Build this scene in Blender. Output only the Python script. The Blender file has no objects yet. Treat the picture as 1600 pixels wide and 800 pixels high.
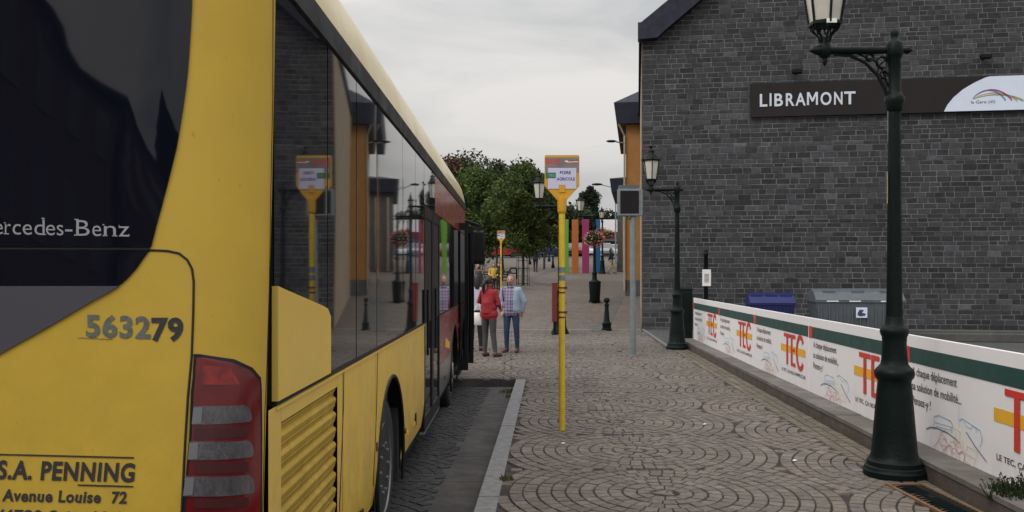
import bpy, bmesh, math, random
from mathutils import Vector, Matrix, noise as mnoise
R = math.radians
random.seed(7)
C = bpy.context.scene.collection
scene = bpy.context.scene

# ------------------------------------------------------------------ camera, world, sun, exposure
CAMH = 1.65; F = 1340.0; HY = 427.0
cam = bpy.data.cameras.new('camera'); camo = bpy.data.objects.new('camera', cam); C.objects.link(camo)
camo.location = (0, 0, CAMH); camo.rotation_euler = (R(90), 0, 0)
cam.sensor_width = 36; cam.lens = 36 * F / 1600; cam.shift_y = (HY - 400) / 1600 ; cam.clip_end = 3000; cam.clip_start = .05
scene.camera = camo
scene.view_settings.view_transform = 'Standard'; scene.view_settings.look = 'None'
scene.view_settings.exposure = 0.0; scene.view_settings.gamma = 1.0
SUND = Vector((-.62, -.55, .70)).normalized()      # bright part of the overcast: behind the camera, to the left
SUN_EL, SUN_AZ = math.asin(SUND.z), math.atan2(SUND.x, SUND.y)
world = bpy.data.worlds.new('World'); scene.world = world; world.use_nodes = True
def build_world():
    nt = world.node_tree; N = nt.nodes; L = nt.links; N.clear()
    out = N.new('ShaderNodeOutputWorld'); bg = N.new('ShaderNodeBackground'); bg.inputs[1].default_value = .11
    sky = N.new('ShaderNodeTexSky'); sky.sky_type = 'NISHITA'; sky.sun_disc = False
    sky.sun_elevation = SUN_EL; sky.sun_rotation = SUN_AZ; sky.dust_density = 4
    tc = N.new('ShaderNodeTexCoord'); mp = N.new('ShaderNodeMapping'); mp.inputs['Scale'].default_value = (1.0, 1.0, 2.6)
    n1 = N.new('ShaderNodeTexNoise'); n1.inputs['Scale'].default_value = 3.1; n1.inputs['Detail'].default_value = 7; n1.inputs['Roughness'].default_value = .52
    n1.inputs['Distortion'].default_value = .5
    cr = N.new('ShaderNodeValToRGB'); e = cr.color_ramp.elements
    e[0].position = .30; e[0].color = (4.7, 4.9, 5.0, 1); e[1].position = .64; e[1].color = (8.3, 8.0, 7.7, 1)
    L.new(tc.outputs['Generated'], mp.inputs[0]); L.new(mp.outputs[0], n1.inputs['Vector']); L.new(n1.outputs[0], cr.inputs[0])
    # cloud layer is a little brighter towards the zenith, duller near the horizon
    sep = N.new('ShaderNodeSeparateXYZ'); L.new(tc.outputs['Generated'], sep.inputs[0])
    def math_(op, a, b, c=None):
        m = N.new('ShaderNodeMath'); m.operation = op
        for k, v in enumerate((a, b, c)):
            if v is None: continue
            if isinstance(v, (int, float)): m.inputs[k].default_value = v
            else: L.new(v, m.inputs[k])
        return m.outputs[0]
    z = math_('MAXIMUM', sep.outputs[2], 0.0); z2 = math_('MULTIPLY', z, z); f = math_('MULTIPLY_ADD', z2, 1.5, .79); f = math_('MULTIPLY_ADD', z, .25, f)
    dp = N.new('ShaderNodeVectorMath'); dp.operation = 'DOT_PRODUCT'; dp.inputs[1].default_value = SUND; L.new(tc.outputs['Generated'], dp.inputs[0])
    g = math_('MAXIMUM', dp.outputs['Value'], 0.0); g = math_('POWER', g, 1.6); f = math_('MULTIPLY_ADD', g, .8, f)
    mul = N.new('ShaderNodeVectorMath'); mul.operation = 'SCALE'; L.new(cr.outputs[0], mul.inputs[0]); L.new(f, mul.inputs[3])
    mx = N.new('ShaderNodeMix'); mx.data_type = 'RGBA'; mx.inputs[0].default_value = .94
    L.new(sky.outputs[0], mx.inputs[6]); L.new(mul.outputs[0], mx.inputs[7]); L.new(mx.outputs[2], bg.inputs[0]); L.new(bg.outputs[0], out.inputs[0])
build_world()
sl = bpy.data.lights.new('sun', 'SUN'); sl.energy = .9; sl.angle = R(25); sl.color = (1, .97, .92)
so = bpy.data.objects.new('sun', sl); C.objects.link(so); so.location = (0, 0, 30)
so.rotation_mode = 'QUATERNION'; so.rotation_quaternion = (-SUND).to_track_quat('-Z', 'Y')

# ------------------------------------------------------------------ materials
def mat(name, base, rough=.6, metal=0, var=.0, scale=4, bump=0, bscale=30, ior=1.5, coat=0, spec=.5, attr=False, stretch=(1,1,1), var2=None, emit=0, lowbump=0, trans=0):
    m = bpy.data.materials.new(name); m.use_nodes = True; nt = m.node_tree; N = nt.nodes; L = nt.links
    p = N['Principled BSDF']; p.inputs['Base Color'].default_value = (*base, 1); p.inputs['Roughness'].default_value = rough
    p.inputs['Metallic'].default_value = metal; p.inputs['IOR'].default_value = ior; p.inputs['Coat Weight'].default_value = coat
    p.inputs['Specular IOR Level'].default_value = spec; p.inputs['Coat Roughness'].default_value = .08
    if trans: p.inputs['Transmission Weight'].default_value = trans
    tc = N.new('ShaderNodeTexCoord'); mp = N.new('ShaderNodeMapping'); mp.inputs['Scale'].default_value = stretch
    L.new(tc.outputs['Object'], mp.inputs[0])
    col = None
    if attr:
        a = N.new('ShaderNodeAttribute'); a.attribute_name = 'col'; col = a.outputs['Color']
    if var:
        n = N.new('ShaderNodeTexNoise'); n.inputs['Scale'].default_value = scale; n.inputs['Detail'].default_value = 6; n.inputs['Roughness'].default_value = .65
        L.new(mp.outputs[0], n.inputs['Vector'])
        mr = N.new('ShaderNodeMapRange'); mr.inputs[1].default_value = .3; mr.inputs[2].default_value = .7; mr.inputs[3].default_value = 1 - var; mr.inputs[4].default_value = 1 + var
        L.new(n.outputs[0], mr.inputs[0])
        v = N.new('ShaderNodeVectorMath'); v.operation = 'SCALE'
        if col: L.new(col, v.inputs[0])
        else: v.inputs[0].default_value = base
        L.new(mr.outputs[0], v.inputs[3]); col = v.outputs[0]
        rr = N.new('ShaderNodeMapRange'); rr.inputs[1].default_value = .3; rr.inputs[2].default_value = .7
        rr.inputs[3].default_value = min(1, rough * 1.2); rr.inputs[4].default_value = rough * .8
        L.new(n.outputs[0], rr.inputs[0]); L.new(rr.outputs[0], p.inputs['Roughness'])
        if var2:
            n2 = N.new('ShaderNodeTexNoise'); n2.inputs['Scale'].default_value = scale * .23; n2.inputs['Detail'].default_value = 5
            L.new(tc.outputs['Object'], n2.inputs['Vector'])
            r2 = N.new('ShaderNodeMapRange'); r2.inputs[1].default_value = .42; r2.inputs[2].default_value = .66; L.new(n2.outputs[0], r2.inputs[0])
            mx = N.new('ShaderNodeMix'); mx.data_type = 'RGBA'; mx.inputs[7].default_value = (*var2, 1)
            L.new(r2.outputs[0], mx.inputs[0]); L.new(col, mx.inputs[6]); col = mx.outputs[2]
    if col: L.new(col, p.inputs['Base Color'])
    if bump or lowbump:
        n = N.new('ShaderNodeTexNoise'); n.inputs['Scale'].default_value = bscale; n.inputs['Detail'].default_value = 1 if lowbump else 5
        L.new(mp.outputs[0], n.inputs['Vector']); b = N.new('ShaderNodeBump')
        b.inputs['Strength'].default_value = 1 if lowbump else bump; b.inputs['Distance'].default_value = lowbump if lowbump else .01
        L.new(n.outputs[0], b.inputs['Height']); L.new(b.outputs[0], p.inputs['Normal'])
    if emit:
        p.inputs['Emission Color'].default_value = (*base, 1); p.inputs['Emission Strength'].default_value = emit
    return m
M = {}
M['yellow'] = mat('bus_yellow_lit', (.82, .53, .055), .34, var=.09, scale=2.2, coat=.04, spec=.22, lowbump=.0006, bscale=3, var2=(.70, .48, .10))  # side copy of the bus paint, lightened for the light it reflects
M['yellow_shaded'] = mat('bus_yellow_shaded', (.52, .335, .032), .42, var=.10, scale=2.6, coat=.05, spec=.25, bump=.03, bscale=60, var2=(.49, .33, .045))  # rear copy of the same paint, its dimmer light put into the base
M['yellow_skylit'] = mat('bus_roof_skylit', (.72, .55, .22), .30, var=.06, scale=1.5, coat=.3)  # roof paint with a pale sky reflection painted into the base colour
M['busglass'] = mat('dark_bus_glass', (.010, .011, .014), .028, ior=1.75, lowbump=.0006, bscale=1.1, stretch=(1, .8, 1.0), spec=.6)
M['rearglass'] = mat('dark_rear_glass', (.004, .005, .010), .03, ior=1.5, spec=.28, lowbump=.0003, bscale=1.5)
M['blacktrim'] = mat('black_trim', (.007, .007, .009), .45, var=.2, spec=.25)
M['seam'] = mat('seam_black', (.008, .008, .008), .7)
M['greypanel'] = mat('grey_panel', (.055, .052, .066), .5, var=.1, spec=.3)
M['busred'] = mat('bus_red', (.26, .028, .020), .28, var=.08, coat=.4)
M['busgrey'] = mat('bus_grey', (.16, .15, .15), .3, var=.1, coat=.3)
M['lensred'] = mat('lens_red', (.11, .003, .005), .12, var=.35, scale=9, coat=.35, spec=.35)
M['lensdark'] = mat('lens_dark_red', (.045, .002, .003), .25, coat=.2)
M['lensclear'] = mat('lens_clear', (.075, .07, .078), .16, metal=.3, var=.32, scale=9, coat=.8, stretch=(3, 3, 1), bump=.25, bscale=28)
M['rubber'] = mat('rubber', (.018, .018, .019), .85, var=.3, scale=8, bump=.3)
M['rim'] = mat('wheel_rim', (.22, .22, .23), .45, metal=.6, var=.2)
M['letter'] = mat('letter_black', (.02, .018, .018), .6)
M['letter2'] = mat('letter_faded', (.095, .105, .085), .6, var=.35, scale=60)
M['chrome'] = mat('letter_silver', (.30, .30, .32), .4, metal=.3)
M['white'] = mat('white_paint', (.78, .77, .77), .5, var=.04, scale=3)
M['banner'] = mat('banner_white', (.82, .80, .82), .45, var=.03, scale=1.3, lowbump=.003, bscale=1.5)
M['bgreen'] = mat('banner_green', (.02, .065, .058), .5, var=.1)
M['bred'] = mat('logo_red', (.60, .045, .03), .5, var=.06)
M['byel'] = mat('logo_yellow', (.78, .42, .03), .5, var=.06)
M['btext'] = mat('banner_text', (.05, .045, .05), .6)
M['lblue'] = mat('line_blue', (.25, .45, .62), .6); M['lred'] = mat('line_red', (.62, .25, .22), .6)
M['lyel'] = mat('line_yellow', (.70, .58, .25), .6); M['ldark'] = mat('line_dark', (.12, .16, .2), .6)
M['iron'] = mat('cast_iron', (.004, .0085, .008), .45, var=.35, scale=14, bump=.3, bscale=45, spec=.14)
M['lampglass'] = mat('lamp_glass', (.55, .52, .46), .25, var=.12, scale=6)
M['galv'] = mat('galvanised', (.19, .22, .24), .5, metal=.35, var=.2, scale=9)
M['polyellow'] = mat('pole_yellow', (.62, .43, .02), .4, var=.16, scale=7, coat=.2)
M['signyellow'] = mat('sign_orange', (.62, .32, .012), .45, var=.1, scale=5)
M['paper'] = mat('paper', (.56, .55, .74), .6, var=.05)
M['textblue'] = mat('text_blue', (.04, .035, .12), .6)
M['green'] = mat('sticker_green', (.02, .16, .07), .5, var=.15)
M['signgrey'] = mat('sign_grey', (.20, .17, .17), .5, var=.2, scale=12)
M['red'] = mat('red_paint', (.13, .012, .010), .5, var=.15)
M['screen'] = mat('screen', (.010, .008, .010), .5, var=.3, spec=.2)
M['slate'] = mat('slate_roof', (.018, .020, .034), .6, spec=.25, var=.25, scale=6, bump=.3)
M['block'] = mat('stone_block', (.05, .05, .05), .8, attr=True, var=.22, scale=9, bump=.6, bscale=25)
M['mortar'] = mat('mortar', (.155, .153, .158), .9, var=.3, scale=3, bump=.4, bscale=50)
M['ochre'] = mat('ochre_render', (.30, .145, .035), .8, var=.1, scale=1.5, bump=.2)
M['tan'] = mat('tan_render', (.33, .26, .18), .8, var=.1, scale=1.5)
M['plinth'] = mat('plinth', (.07, .068, .065), .8, var=.2)
M['signbrown'] = mat('sign_brown', (.014, .010, .011), .55, spec=.25, var=.12, scale=2)
M['signlet'] = mat('sign_letter', (.58, .62, .70), .5)
M['signwhite'] = mat('sign_white', (.60, .66, .78), .45, var=.03)
M['cobble'] = mat('cobble', (.2, .18, .16), .78, attr=True, var=.25, scale=22, bump=.5, bscale=90)
M['joint'] = mat('joint_soil', (.030, .024, .021), .95, var=.4, scale=7, bump=.5)
M['kerb'] = mat('kerb_stone', (.175, .175, .18), .75, var=.22, scale=14, bump=.35, bscale=70)
M['gutter'] = mat('gutter_concrete', (.052, .048, .048), .8, var=.25, scale=5, bump=.4, bscale=60, var2=(.036, .034, .036))
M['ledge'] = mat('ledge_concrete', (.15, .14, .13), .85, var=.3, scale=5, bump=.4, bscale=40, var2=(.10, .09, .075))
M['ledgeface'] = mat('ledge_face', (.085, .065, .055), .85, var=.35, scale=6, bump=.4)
M['asphalt'] = mat('asphalt', (.06, .06, .062), .85, var=.3, scale=5, bump=.4, bscale=120)
M['rust'] = mat('rust', (.16, .085, .04), .8, var=.35, scale=20)
M['bluebin'] = mat('bin_blue', (.006, .010, .10), .5, var=.1)
M['greybin'] = mat('bin_grey', (.085, .10, .115), .45, var=.15, scale=5)
M['bark'] = mat('bark', (.055, .045, .035), .9, var=.3, scale=12, bump=.5)
M['skin'] = mat('skin', (.42, .22, .15), .5)
M['hair_dark'] = mat('hair_dark', (.012, .009, .009), .5, var=.3, scale=40); M['hair_grey'] = mat('hair_grey', (.15, .13, .12), .6, var=.3, scale=40)
M['sweater'] = mat('sweater_red', (.26, .012, .022), .8, var=.12, scale=20, bump=.3)
M['greypants'] = mat('trousers_grey', (.05, .045, .048), .8, var=.15, scale=10)
M['jeans'] = mat('jeans', (.016, .033, .085), .8, var=.25, scale=9)
M['jacket'] = mat('jacket_light_blue', (.27, .34, .44), .75, var=.12, scale=7)
M['blackcloth'] = mat('cloth_black', (.012, .012, .016), .8, var=.2)
M['whitecloth'] = mat('cloth_white', (.5, .52, .6), .8, var=.1)
M['yellowcloth'] = mat('cloth_yellow', (.5, .33, .04), .8, var=.1)
M['shoe'] = mat('shoe_brown', (.09, .035, .03), .6)
M['bag'] = mat('bag_white', (.75, .73, .72), .5, var=.08)
def grime(m, z0, z1, amt=.55, tint=(.10,.08,.05), speck=True):
    """road dirt thrown up the lower bodywork and fine dirt specks"""
    nt = m.node_tree; N = nt.nodes; L = nt.links; p = N['Principled BSDF']; src = p.inputs['Base Color'].links[0].from_socket
    tc = N.new('ShaderNodeTexCoord'); sp_ = N.new('ShaderNodeSeparateXYZ'); L.new(tc.outputs['Object'], sp_.inputs[0])
    mr = N.new('ShaderNodeMapRange'); mr.inputs[1].default_value = z1; mr.inputs[2].default_value = z0; L.new(sp_.outputs[2], mr.inputs[0])
    n = N.new('ShaderNodeTexNoise'); n.inputs['Scale'].default_value = 5; n.inputs['Detail'].default_value = 9; n.inputs['Roughness'].default_value = .75; L.new(tc.outputs['Object'], n.inputs['Vector'])
    nr = N.new('ShaderNodeMapRange'); nr.inputs[1].default_value = .38; nr.inputs[2].default_value = .68; L.new(n.outputs[0], nr.inputs[0])
    mu = N.new('ShaderNodeMath'); mu.operation = 'MULTIPLY'; L.new(mr.outputs[0], mu.inputs[0]); L.new(nr.outputs[0], mu.inputs[1])
    m2 = N.new('ShaderNodeMath'); m2.operation = 'MULTIPLY'; m2.inputs[1].default_value = amt; L.new(mu.outputs[0], m2.inputs[0])
    mp = N.new('ShaderNodeMapping'); mp.inputs['Scale'].default_value = (1,1,.45); L.new(tc.outputs['Object'], mp.inputs[0])
    k = N.new('ShaderNodeTexNoise'); k.inputs['Scale'].default_value = 48; k.inputs['Detail'].default_value = 3; L.new(mp.outputs[0], k.inputs['Vector'])
    kr = N.new('ShaderNodeMapRange'); kr.inputs[1].default_value = .70; kr.inputs[2].default_value = .78; kr.inputs[4].default_value = .45; L.new(k.outputs[0], kr.inputs[0])
    ad = N.new('ShaderNodeMath'); ad.operation = 'MAXIMUM'; L.new(m2.outputs[0], ad.inputs[0]); L.new(kr.outputs[0], ad.inputs[1])
    mx = N.new('ShaderNodeMix'); mx.data_type = 'RGBA'; mx.inputs[7].default_value = (*tint, 1); L.new(ad.outputs[0], mx.inputs[0]); L.new(src, mx.inputs[6]); L.new(mx.outputs[2], p.inputs['Base Color'])
grime(M['yellow'], .3, 1.5); grime(M['yellow_shaded'], .2, 2.3, .4, (.14,.09,.03)); grime(M['banner'], 0, .55, .30, (.25,.23,.2))
M['grille'] = mat('grille_yellow', (.42, .28, .045), .55, var=.2, scale=6, spec=.15); grime(M['grille'], .3, 1.2, .8)
def plaid():
    m = bpy.data.materials.new('plaid_shirt'); m.use_nodes = True; nt = m.node_tree; N = nt.nodes; L = nt.links; p = N['Principled BSDF']; p.inputs['Roughness'].default_value = .8
    tc = N.new('ShaderNodeTexCoord'); sep = N.new('ShaderNodeSeparateXYZ'); L.new(tc.outputs['Object'], sep.inputs[0])
    outs = []
    for ax, f in ((0, 95), (2, 95)):
        mu = N.new('ShaderNodeMath'); mu.operation = 'MULTIPLY'; mu.inputs[1].default_value = f; L.new(sep.outputs[ax], mu.inputs[0])
        s = N.new('ShaderNodeMath'); s.operation = 'SINE'; L.new(mu.outputs[0], s.inputs[0])
        g = N.new('ShaderNodeMath'); g.operation = 'GREATER_THAN'; g.inputs[1].default_value = .35; L.new(s.outputs[0], g.inputs[0]); outs.append(g)
    m1 = N.new('ShaderNodeMix'); m1.data_type = 'RGBA'; m1.inputs[6].default_value = (.24, .25, .36, 1); m1.inputs[7].default_value = (.08, .10, .24, 1); L.new(outs[0].outputs[0], m1.inputs[0])
    m2 = N.new('ShaderNodeMix'); m2.data_type = 'RGBA'; m2.inputs[7].default_value = (.20, .10, .13, 1); L.new(outs[1].outputs[0], m2.inputs[0]); L.new(m1.outputs[2], m2.inputs[6])
    L.new(m2.outputs[2], p.inputs['Base Color']); return m
M['plaid'] = plaid()
def leafmat(name, c, tr=.25):
    m = mat(name, c, .6, attr=True); nt = m.node_tree; N = nt.nodes; L = nt.links
    p = N['Principled BSDF']; p.inputs['Specular IOR Level'].default_value = .25
    t = N.new('ShaderNodeBsdfTranslucent'); a = N.new('ShaderNodeAttribute'); a.attribute_name = 'col'; L.new(a.outputs['Color'], t.inputs[0])
    mx = N.new('ShaderNodeMixShader'); mx.inputs[0].default_value = tr
    L.new(p.outputs[0], mx.inputs[1]); L.new(t.outputs[0], mx.inputs[2]); L.new(mx.outputs[0], N['Material Output'].inputs[0]); return m
M['leaf'] = leafmat('leaves', (.05, .08, .02)); M['petal'] = leafmat('petals', (.5, .1, .2), .15)
def plazamat():
    m = bpy.data.materials.new('plaza_setts'); m.use_nodes = True; nt = m.node_tree; N = nt.nodes; L = nt.links; p = N['Principled BSDF']; p.inputs['Roughness'].default_value = .8
    tc = N.new('ShaderNodeTexCoord'); v = N.new('ShaderNodeTexVoronoi'); v.inputs['Scale'].default_value = 8; v.feature = 'F1'; L.new(tc.outputs['Object'], v.inputs['Vector'])
    n = N.new('ShaderNodeTexNoise'); n.inputs['Scale'].default_value = .35; n.inputs['Detail'].default_value = 8; L.new(tc.outputs['Object'], n.inputs['Vector'])
    cr = N.new('ShaderNodeValToRGB'); e = cr.color_ramp.elements; e[0].position = .3; e[0].color = (.092, .074, .060, 1); e[1].position = .7; e[1].color = (.138, .114, .096, 1); L.new(n.outputs[0], cr.inputs[0])
    s = N.new('ShaderNodeSeparateColor'); L.new(v.outputs['Color'], s.inputs[0]); mr = N.new('ShaderNodeMapRange'); mr.inputs[3].default_value = .75; mr.inputs[4].default_value = 1.2; L.new(s.outputs[0], mr.inputs[0])
    sc = N.new('ShaderNodeVectorMath'); sc.operation = 'SCALE'; L.new(cr.outputs[0], sc.inputs[0]); L.new(mr.outputs[0], sc.inputs[3])
    ve = N.new('ShaderNodeTexVoronoi'); ve.inputs['Scale'].default_value = 8; ve.feature = 'DISTANCE_TO_EDGE'; L.new(tc.outputs['Object'], ve.inputs['Vector'])
    m2 = N.new('ShaderNodeMapRange'); m2.inputs[1].default_value = 0; m2.inputs[2].default_value = .08; m2.inputs[3].default_value = .45; m2.inputs[4].default_value = 1; L.new(ve.outputs['Distance'], m2.inputs[0])
    s2 = N.new('ShaderNodeVectorMath'); s2.operation = 'SCALE'; L.new(sc.outputs[0], s2.inputs[0]); L.new(m2.outputs[0], s2.inputs[3]); L.new(s2.outputs[0], p.inputs['Base Color'])
    b = N.new('ShaderNodeBump'); b.inputs['Strength'].default_value = .5; b.inputs['Distance'].default_value = .02; L.new(m2.outputs[0], b.inputs['Height']); L.new(b.outputs[0], p.inputs['Normal'])
    return m
M['plaza'] = plazamat()

# ------------------------------------------------------------------ builders
class MB:
    def __init__(s): s.v = []; s.f = []; s.mi = []; s.c = []; s.cur = (1, 1, 1); s.m = 0
    def add(s, vs, fs):
        b = len(s.v); s.v += [tuple(p) for p in vs]; s.f += [tuple(i + b for i in f) for f in fs]; s.mi += [s.m] * len(fs); s.c += [s.cur] * len(vs); return b
    def box(s, x0, x1, y0, y1, z0, z1):
        s.add([(x0,y0,z0),(x1,y0,z0),(x1,y1,z0),(x0,y1,z0),(x0,y0,z1),(x1,y0,z1),(x1,y1,z1),(x0,y1,z1)],
              [(3,2,1,0),(4,5,6,7),(0,1,5,4),(1,2,6,5),(2,3,7,6),(3,0,4,7)])
    def bbox(s, x0, x1, y0, y1, z0, z1, b=.01):   # chamfered box
        bm = bmesh.new(); bmesh.ops.create_cube(bm, size=1)
        for v in bm.verts: v.co = ((x0+x1)/2+v.co.x*(x1-x0), (y0+y1)/2+v.co.y*(y1-y0), (z0+z1)/2+v.co.z*(z1-z0))
        bmesh.ops.bevel(bm, geom=bm.edges[:], offset=b, segments=2, affect='EDGES', profile=.5)
        s.add([v.co[:] for v in bm.verts], [[v.index for v in f.verts] for f in bm.faces]) if not bm.verts.index_update() else None
        bm.free()
    def prism(s, pts, a0, a1, axis='y'):          # polygon pts in the two other axes, extruded
        def P(p, a):
            return {'y': (p[0], a, p[1]), 'x': (a, p[0], p[1]), 'z': (p[0], p[1], a)}[axis]
        n = len(pts)
        s.add([P(p, a0) for p in pts] + [P(p, a1) for p in pts], [tuple(range(n))[::-1], tuple(range(n, 2*n))] + [(i, (i+1) % n, n+(i+1) % n, n+i) for i in range(n)])
    def tube(s, pts, r, seg=8, closed=False, cap=True):
        pts = [Vector(p) for p in pts]; n = len(pts); rs = r if isinstance(r, (list, tuple)) else [r]*n
        vs = []; fs = []; up = None
        for i, p in enumerate(pts):
            if closed: d = pts[(i+1) % n] - pts[i-1]
            else: d = pts[min(i+1, n-1)] - pts[max(i-1, 0)]
            if d.length < 1e-9: d = Vector((0,0,1))
            d.normalize()
            if up is None or abs(d.dot(up)) > .999: up = d.orthogonal().normalized()
            a = (up - d*up.dot(d)).normalized(); b = d.cross(a); up = a
            for k in range(seg):
                t = 2*math.pi*k/seg; vs.append(p + (a*math.cos(t) + b*math.sin(t))*rs[i])
        for i in range(n if closed else n-1):
            j = (i+1) % n
            for k in range(seg): fs.append((i*seg+k, i*seg+(k+1) % seg, j*seg+(k+1) % seg, j*seg+k))
        if not closed and cap: fs += [tuple(range(seg))[::-1], tuple((n-1)*seg+k for k in range(seg))]
        s.add(vs, fs)
    def lathe(s, prof, seg=24, c=(0,0,0), axis='z', flute=0, phase=0):
        vs = []; n = len(prof)
        for (h, r) in prof:
            for k in range(seg):
                t = 2*math.pi*k/seg + phase; rr = r*(1 - (flute if k % 2 else 0))
                a, b = rr*math.cos(t), rr*math.sin(t)
                vs.append({'z': (c[0]+a, c[1]+b, c[2]+h), 'x': (c[0]+h, c[1]+a, c[2]+b), 'y': (c[0]+b, c[1]+h, c[2]+a)}[axis])
        fs = [(i*seg+k, i*seg+(k+1) % seg, (i+1)*seg+(k+1) % seg, (i+1)*seg+k) for i in range(n-1) for k in range(seg)]
        fs += [tuple(range(seg))[::-1], tuple((n-1)*seg+k for k in range(seg))]
        s.add(vs, fs)
    def grid(s, rows, close=False):
        n = len(rows[0]); vs = [p for r in rows for p in r]
        s.add(vs, [(i*n+k, i*n+k+1, (i+1)*n+k+1, (i+1)*n+k) for i in range(len(rows)-1) for k in range(n-1)])
    def ball(s, c, r, seg=12, sc=(1,1,1)):
        n = seg//2; vs = []; 
        for i in range(n+1):
            t = math.pi*i/n
            for k in range(seg):
                p = 2*math.pi*k/seg; vs.append((c[0]+r*sc[0]*math.sin(t)*math.cos(p), c[1]+r*sc[1]*math.sin(t)*math.sin(p), c[2]+r*sc[2]*math.cos(t)))
        s.add(vs, [(i*seg+k, i*seg+(k+1) % seg, (i+1)*seg+(k+1) % seg, (i+1)*seg+k) for i in range(n) for k in range(seg)])
    def build(s, name, mats, parent=None, smooth=False, org=None, world=False, angle=40):
        if not isinstance(mats, (list, tuple)): mats = [mats]
        me = bpy.data.meshes.new(name)
        vs = s.v
        if world and parent is not None:
            inv = WM[parent].inverted(); vs = [inv @ Vector(p) for p in vs]
        if org is not None: vs = [(p[0]-org[0], p[1]-org[1], p[2]-org[2]) for p in vs]
        me.from_pydata([tuple(p) for p in vs], [], s.f)
        for m in mats: me.materials.append(m)
        if len(mats) > 1: me.polygons.foreach_set('material_index', s.mi)
        if any(c != (1,1,1) for c in s.c[:50]) or (s.c and s.c[-1] != (1,1,1)):
            at = me.color_attributes.new('col', 'FLOAT_COLOR', 'POINT'); at.data.foreach_set('color', [x for c in s.c for x in (*c, 1)])
        bm = bmesh.new(); bm.from_mesh(me)
        if len(s.f) < 60000: bmesh.ops.recalc_face_normals(bm, faces=bm.faces)
        if smooth:
            for f in bm.faces: f.smooth = True
            for e in bm.edges:
                if len(e.link_faces) == 2 and e.calc_face_angle(0) > R(angle): e.smooth = False
        bm.to_mesh(me); bm.free(); me.update()
        o = bpy.data.objects.new(name, me); C.objects.link(o)
        if parent is not None: o.parent = parent; WM[o] = WM[parent]
        elif org is not None: o.location = org; WM[o] = Matrix.Translation(org)
        else: WM[o] = Matrix()
        return o
WM = {}
def thing(name, label, cat, loc=(0,0,0), rz=0, group=None):
    o = bpy.data.objects.new(name, None); C.objects.link(o); o.location = loc; o.rotation_euler = (0,0,rz); o.empty_display_size = .2
    WM[o] = Matrix.Translation(loc) @ Matrix.Rotation(rz, 4, 'Z')
    return tag(o, label, cat, group)
def tag(o, label, cat, group=None):
    o['label'] = label; o['category'] = cat
    if group: o['group'] = group
    return o
def struct(o, label=None, kind='structure', cat=None):
    o['kind'] = kind; o['label'] = label or o.name.replace('_', ' '); o['category'] = cat or o.name.split('.')[0].replace('_', ' '); return o
def dup(root, loc, rz=None, label=None, group=None, scale=None):
    def cp(o, par):
        c = o.copy(); C.objects.link(c)
        if par: c.parent = par
        for ch in o.children: cp(ch, c)
        return c
    r = cp(root, None); r.location = loc
    if rz is not None: r.rotation_euler = (0,0,rz)
    if label: r['label'] = label
    if group: r['group'] = group
    if scale: r.scale = (scale,)*3
    WM[r] = Matrix.Translation(loc) @ Matrix.Rotation(r.rotation_euler.z, 4, 'Z')
    return r
def G(y): return 0 if y < 25 else min(.05*(y-25), 3.75)
def PX(px, Y): return (px-800)/F*Y
def PZ(py, Y): return CAMH + (HY-py)/F*Y
_txt = {}
def text2d(s, bold=0.0, spacing=1.0):
    k = (s, bold, spacing)
    if k not in _txt:
        cu = bpy.data.curves.new('t', 'FONT'); cu.body = s; cu.size = 1; cu.offset = bold; cu.resolution_u = 4; cu.space_character = spacing
        o = bpy.data.objects.new('t', cu); C.objects.link(o); dg = bpy.context.evaluated_depsgraph_get()
        me = bpy.data.meshes.new_from_object(o.evaluated_get(dg)); vs = [(v.co.x, v.co.y) for v in me.vertices]; fs = [tuple(p.vertices) for p in me.polygons]
        bpy.data.objects.remove(o); bpy.data.curves.remove(cu); bpy.data.meshes.remove(me)
        x0 = min(v[0] for v in vs); x1 = max(v[0] for v in vs)
        _txt[k] = ([((x-x0)/(x1-x0), y/.729) for x, y in vs], fs)       # x 0..1, cap height = 1
    return _txt[k]
def put_text(mb, s, fn, w, h, bold=0.0, shear=0, spacing=1.0):
    vs, fs = text2d(s, bold, spacing); mb.add([fn(x*w + shear*y*h, y*h) for x, y in vs], fs)

# ------------------------------------------------------------------ ground, pavement, road
KX = lambda y: -.528 + .0445*y            # left (road) edge of the kerb
def ledge_x(y): return 3.02 + .0441*y     # front of the stone ledge
def bx(y): return 3.307 + .0441*y         # hoarding plane
mb = MB(); ys = [-160, -20, 1, 13.4, 25, 30, 100, 400, 1500]
mb.grid([[(x, y, G(y)-.3 if y < 100 else G(y)-.05) for x in (-1200, -60, 0, 60, 1200)] for y in ys])
struct(mb.build('ground', M['asphalt']))
mb = MB(); mb.grid([[(x, y, -.12) for x in (-40, -1)] + [(KX(y)+.03, y, -.12)] for y in (-60, 0, 13.36)])
struct(mb.build('road', M['asphalt']))
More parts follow.
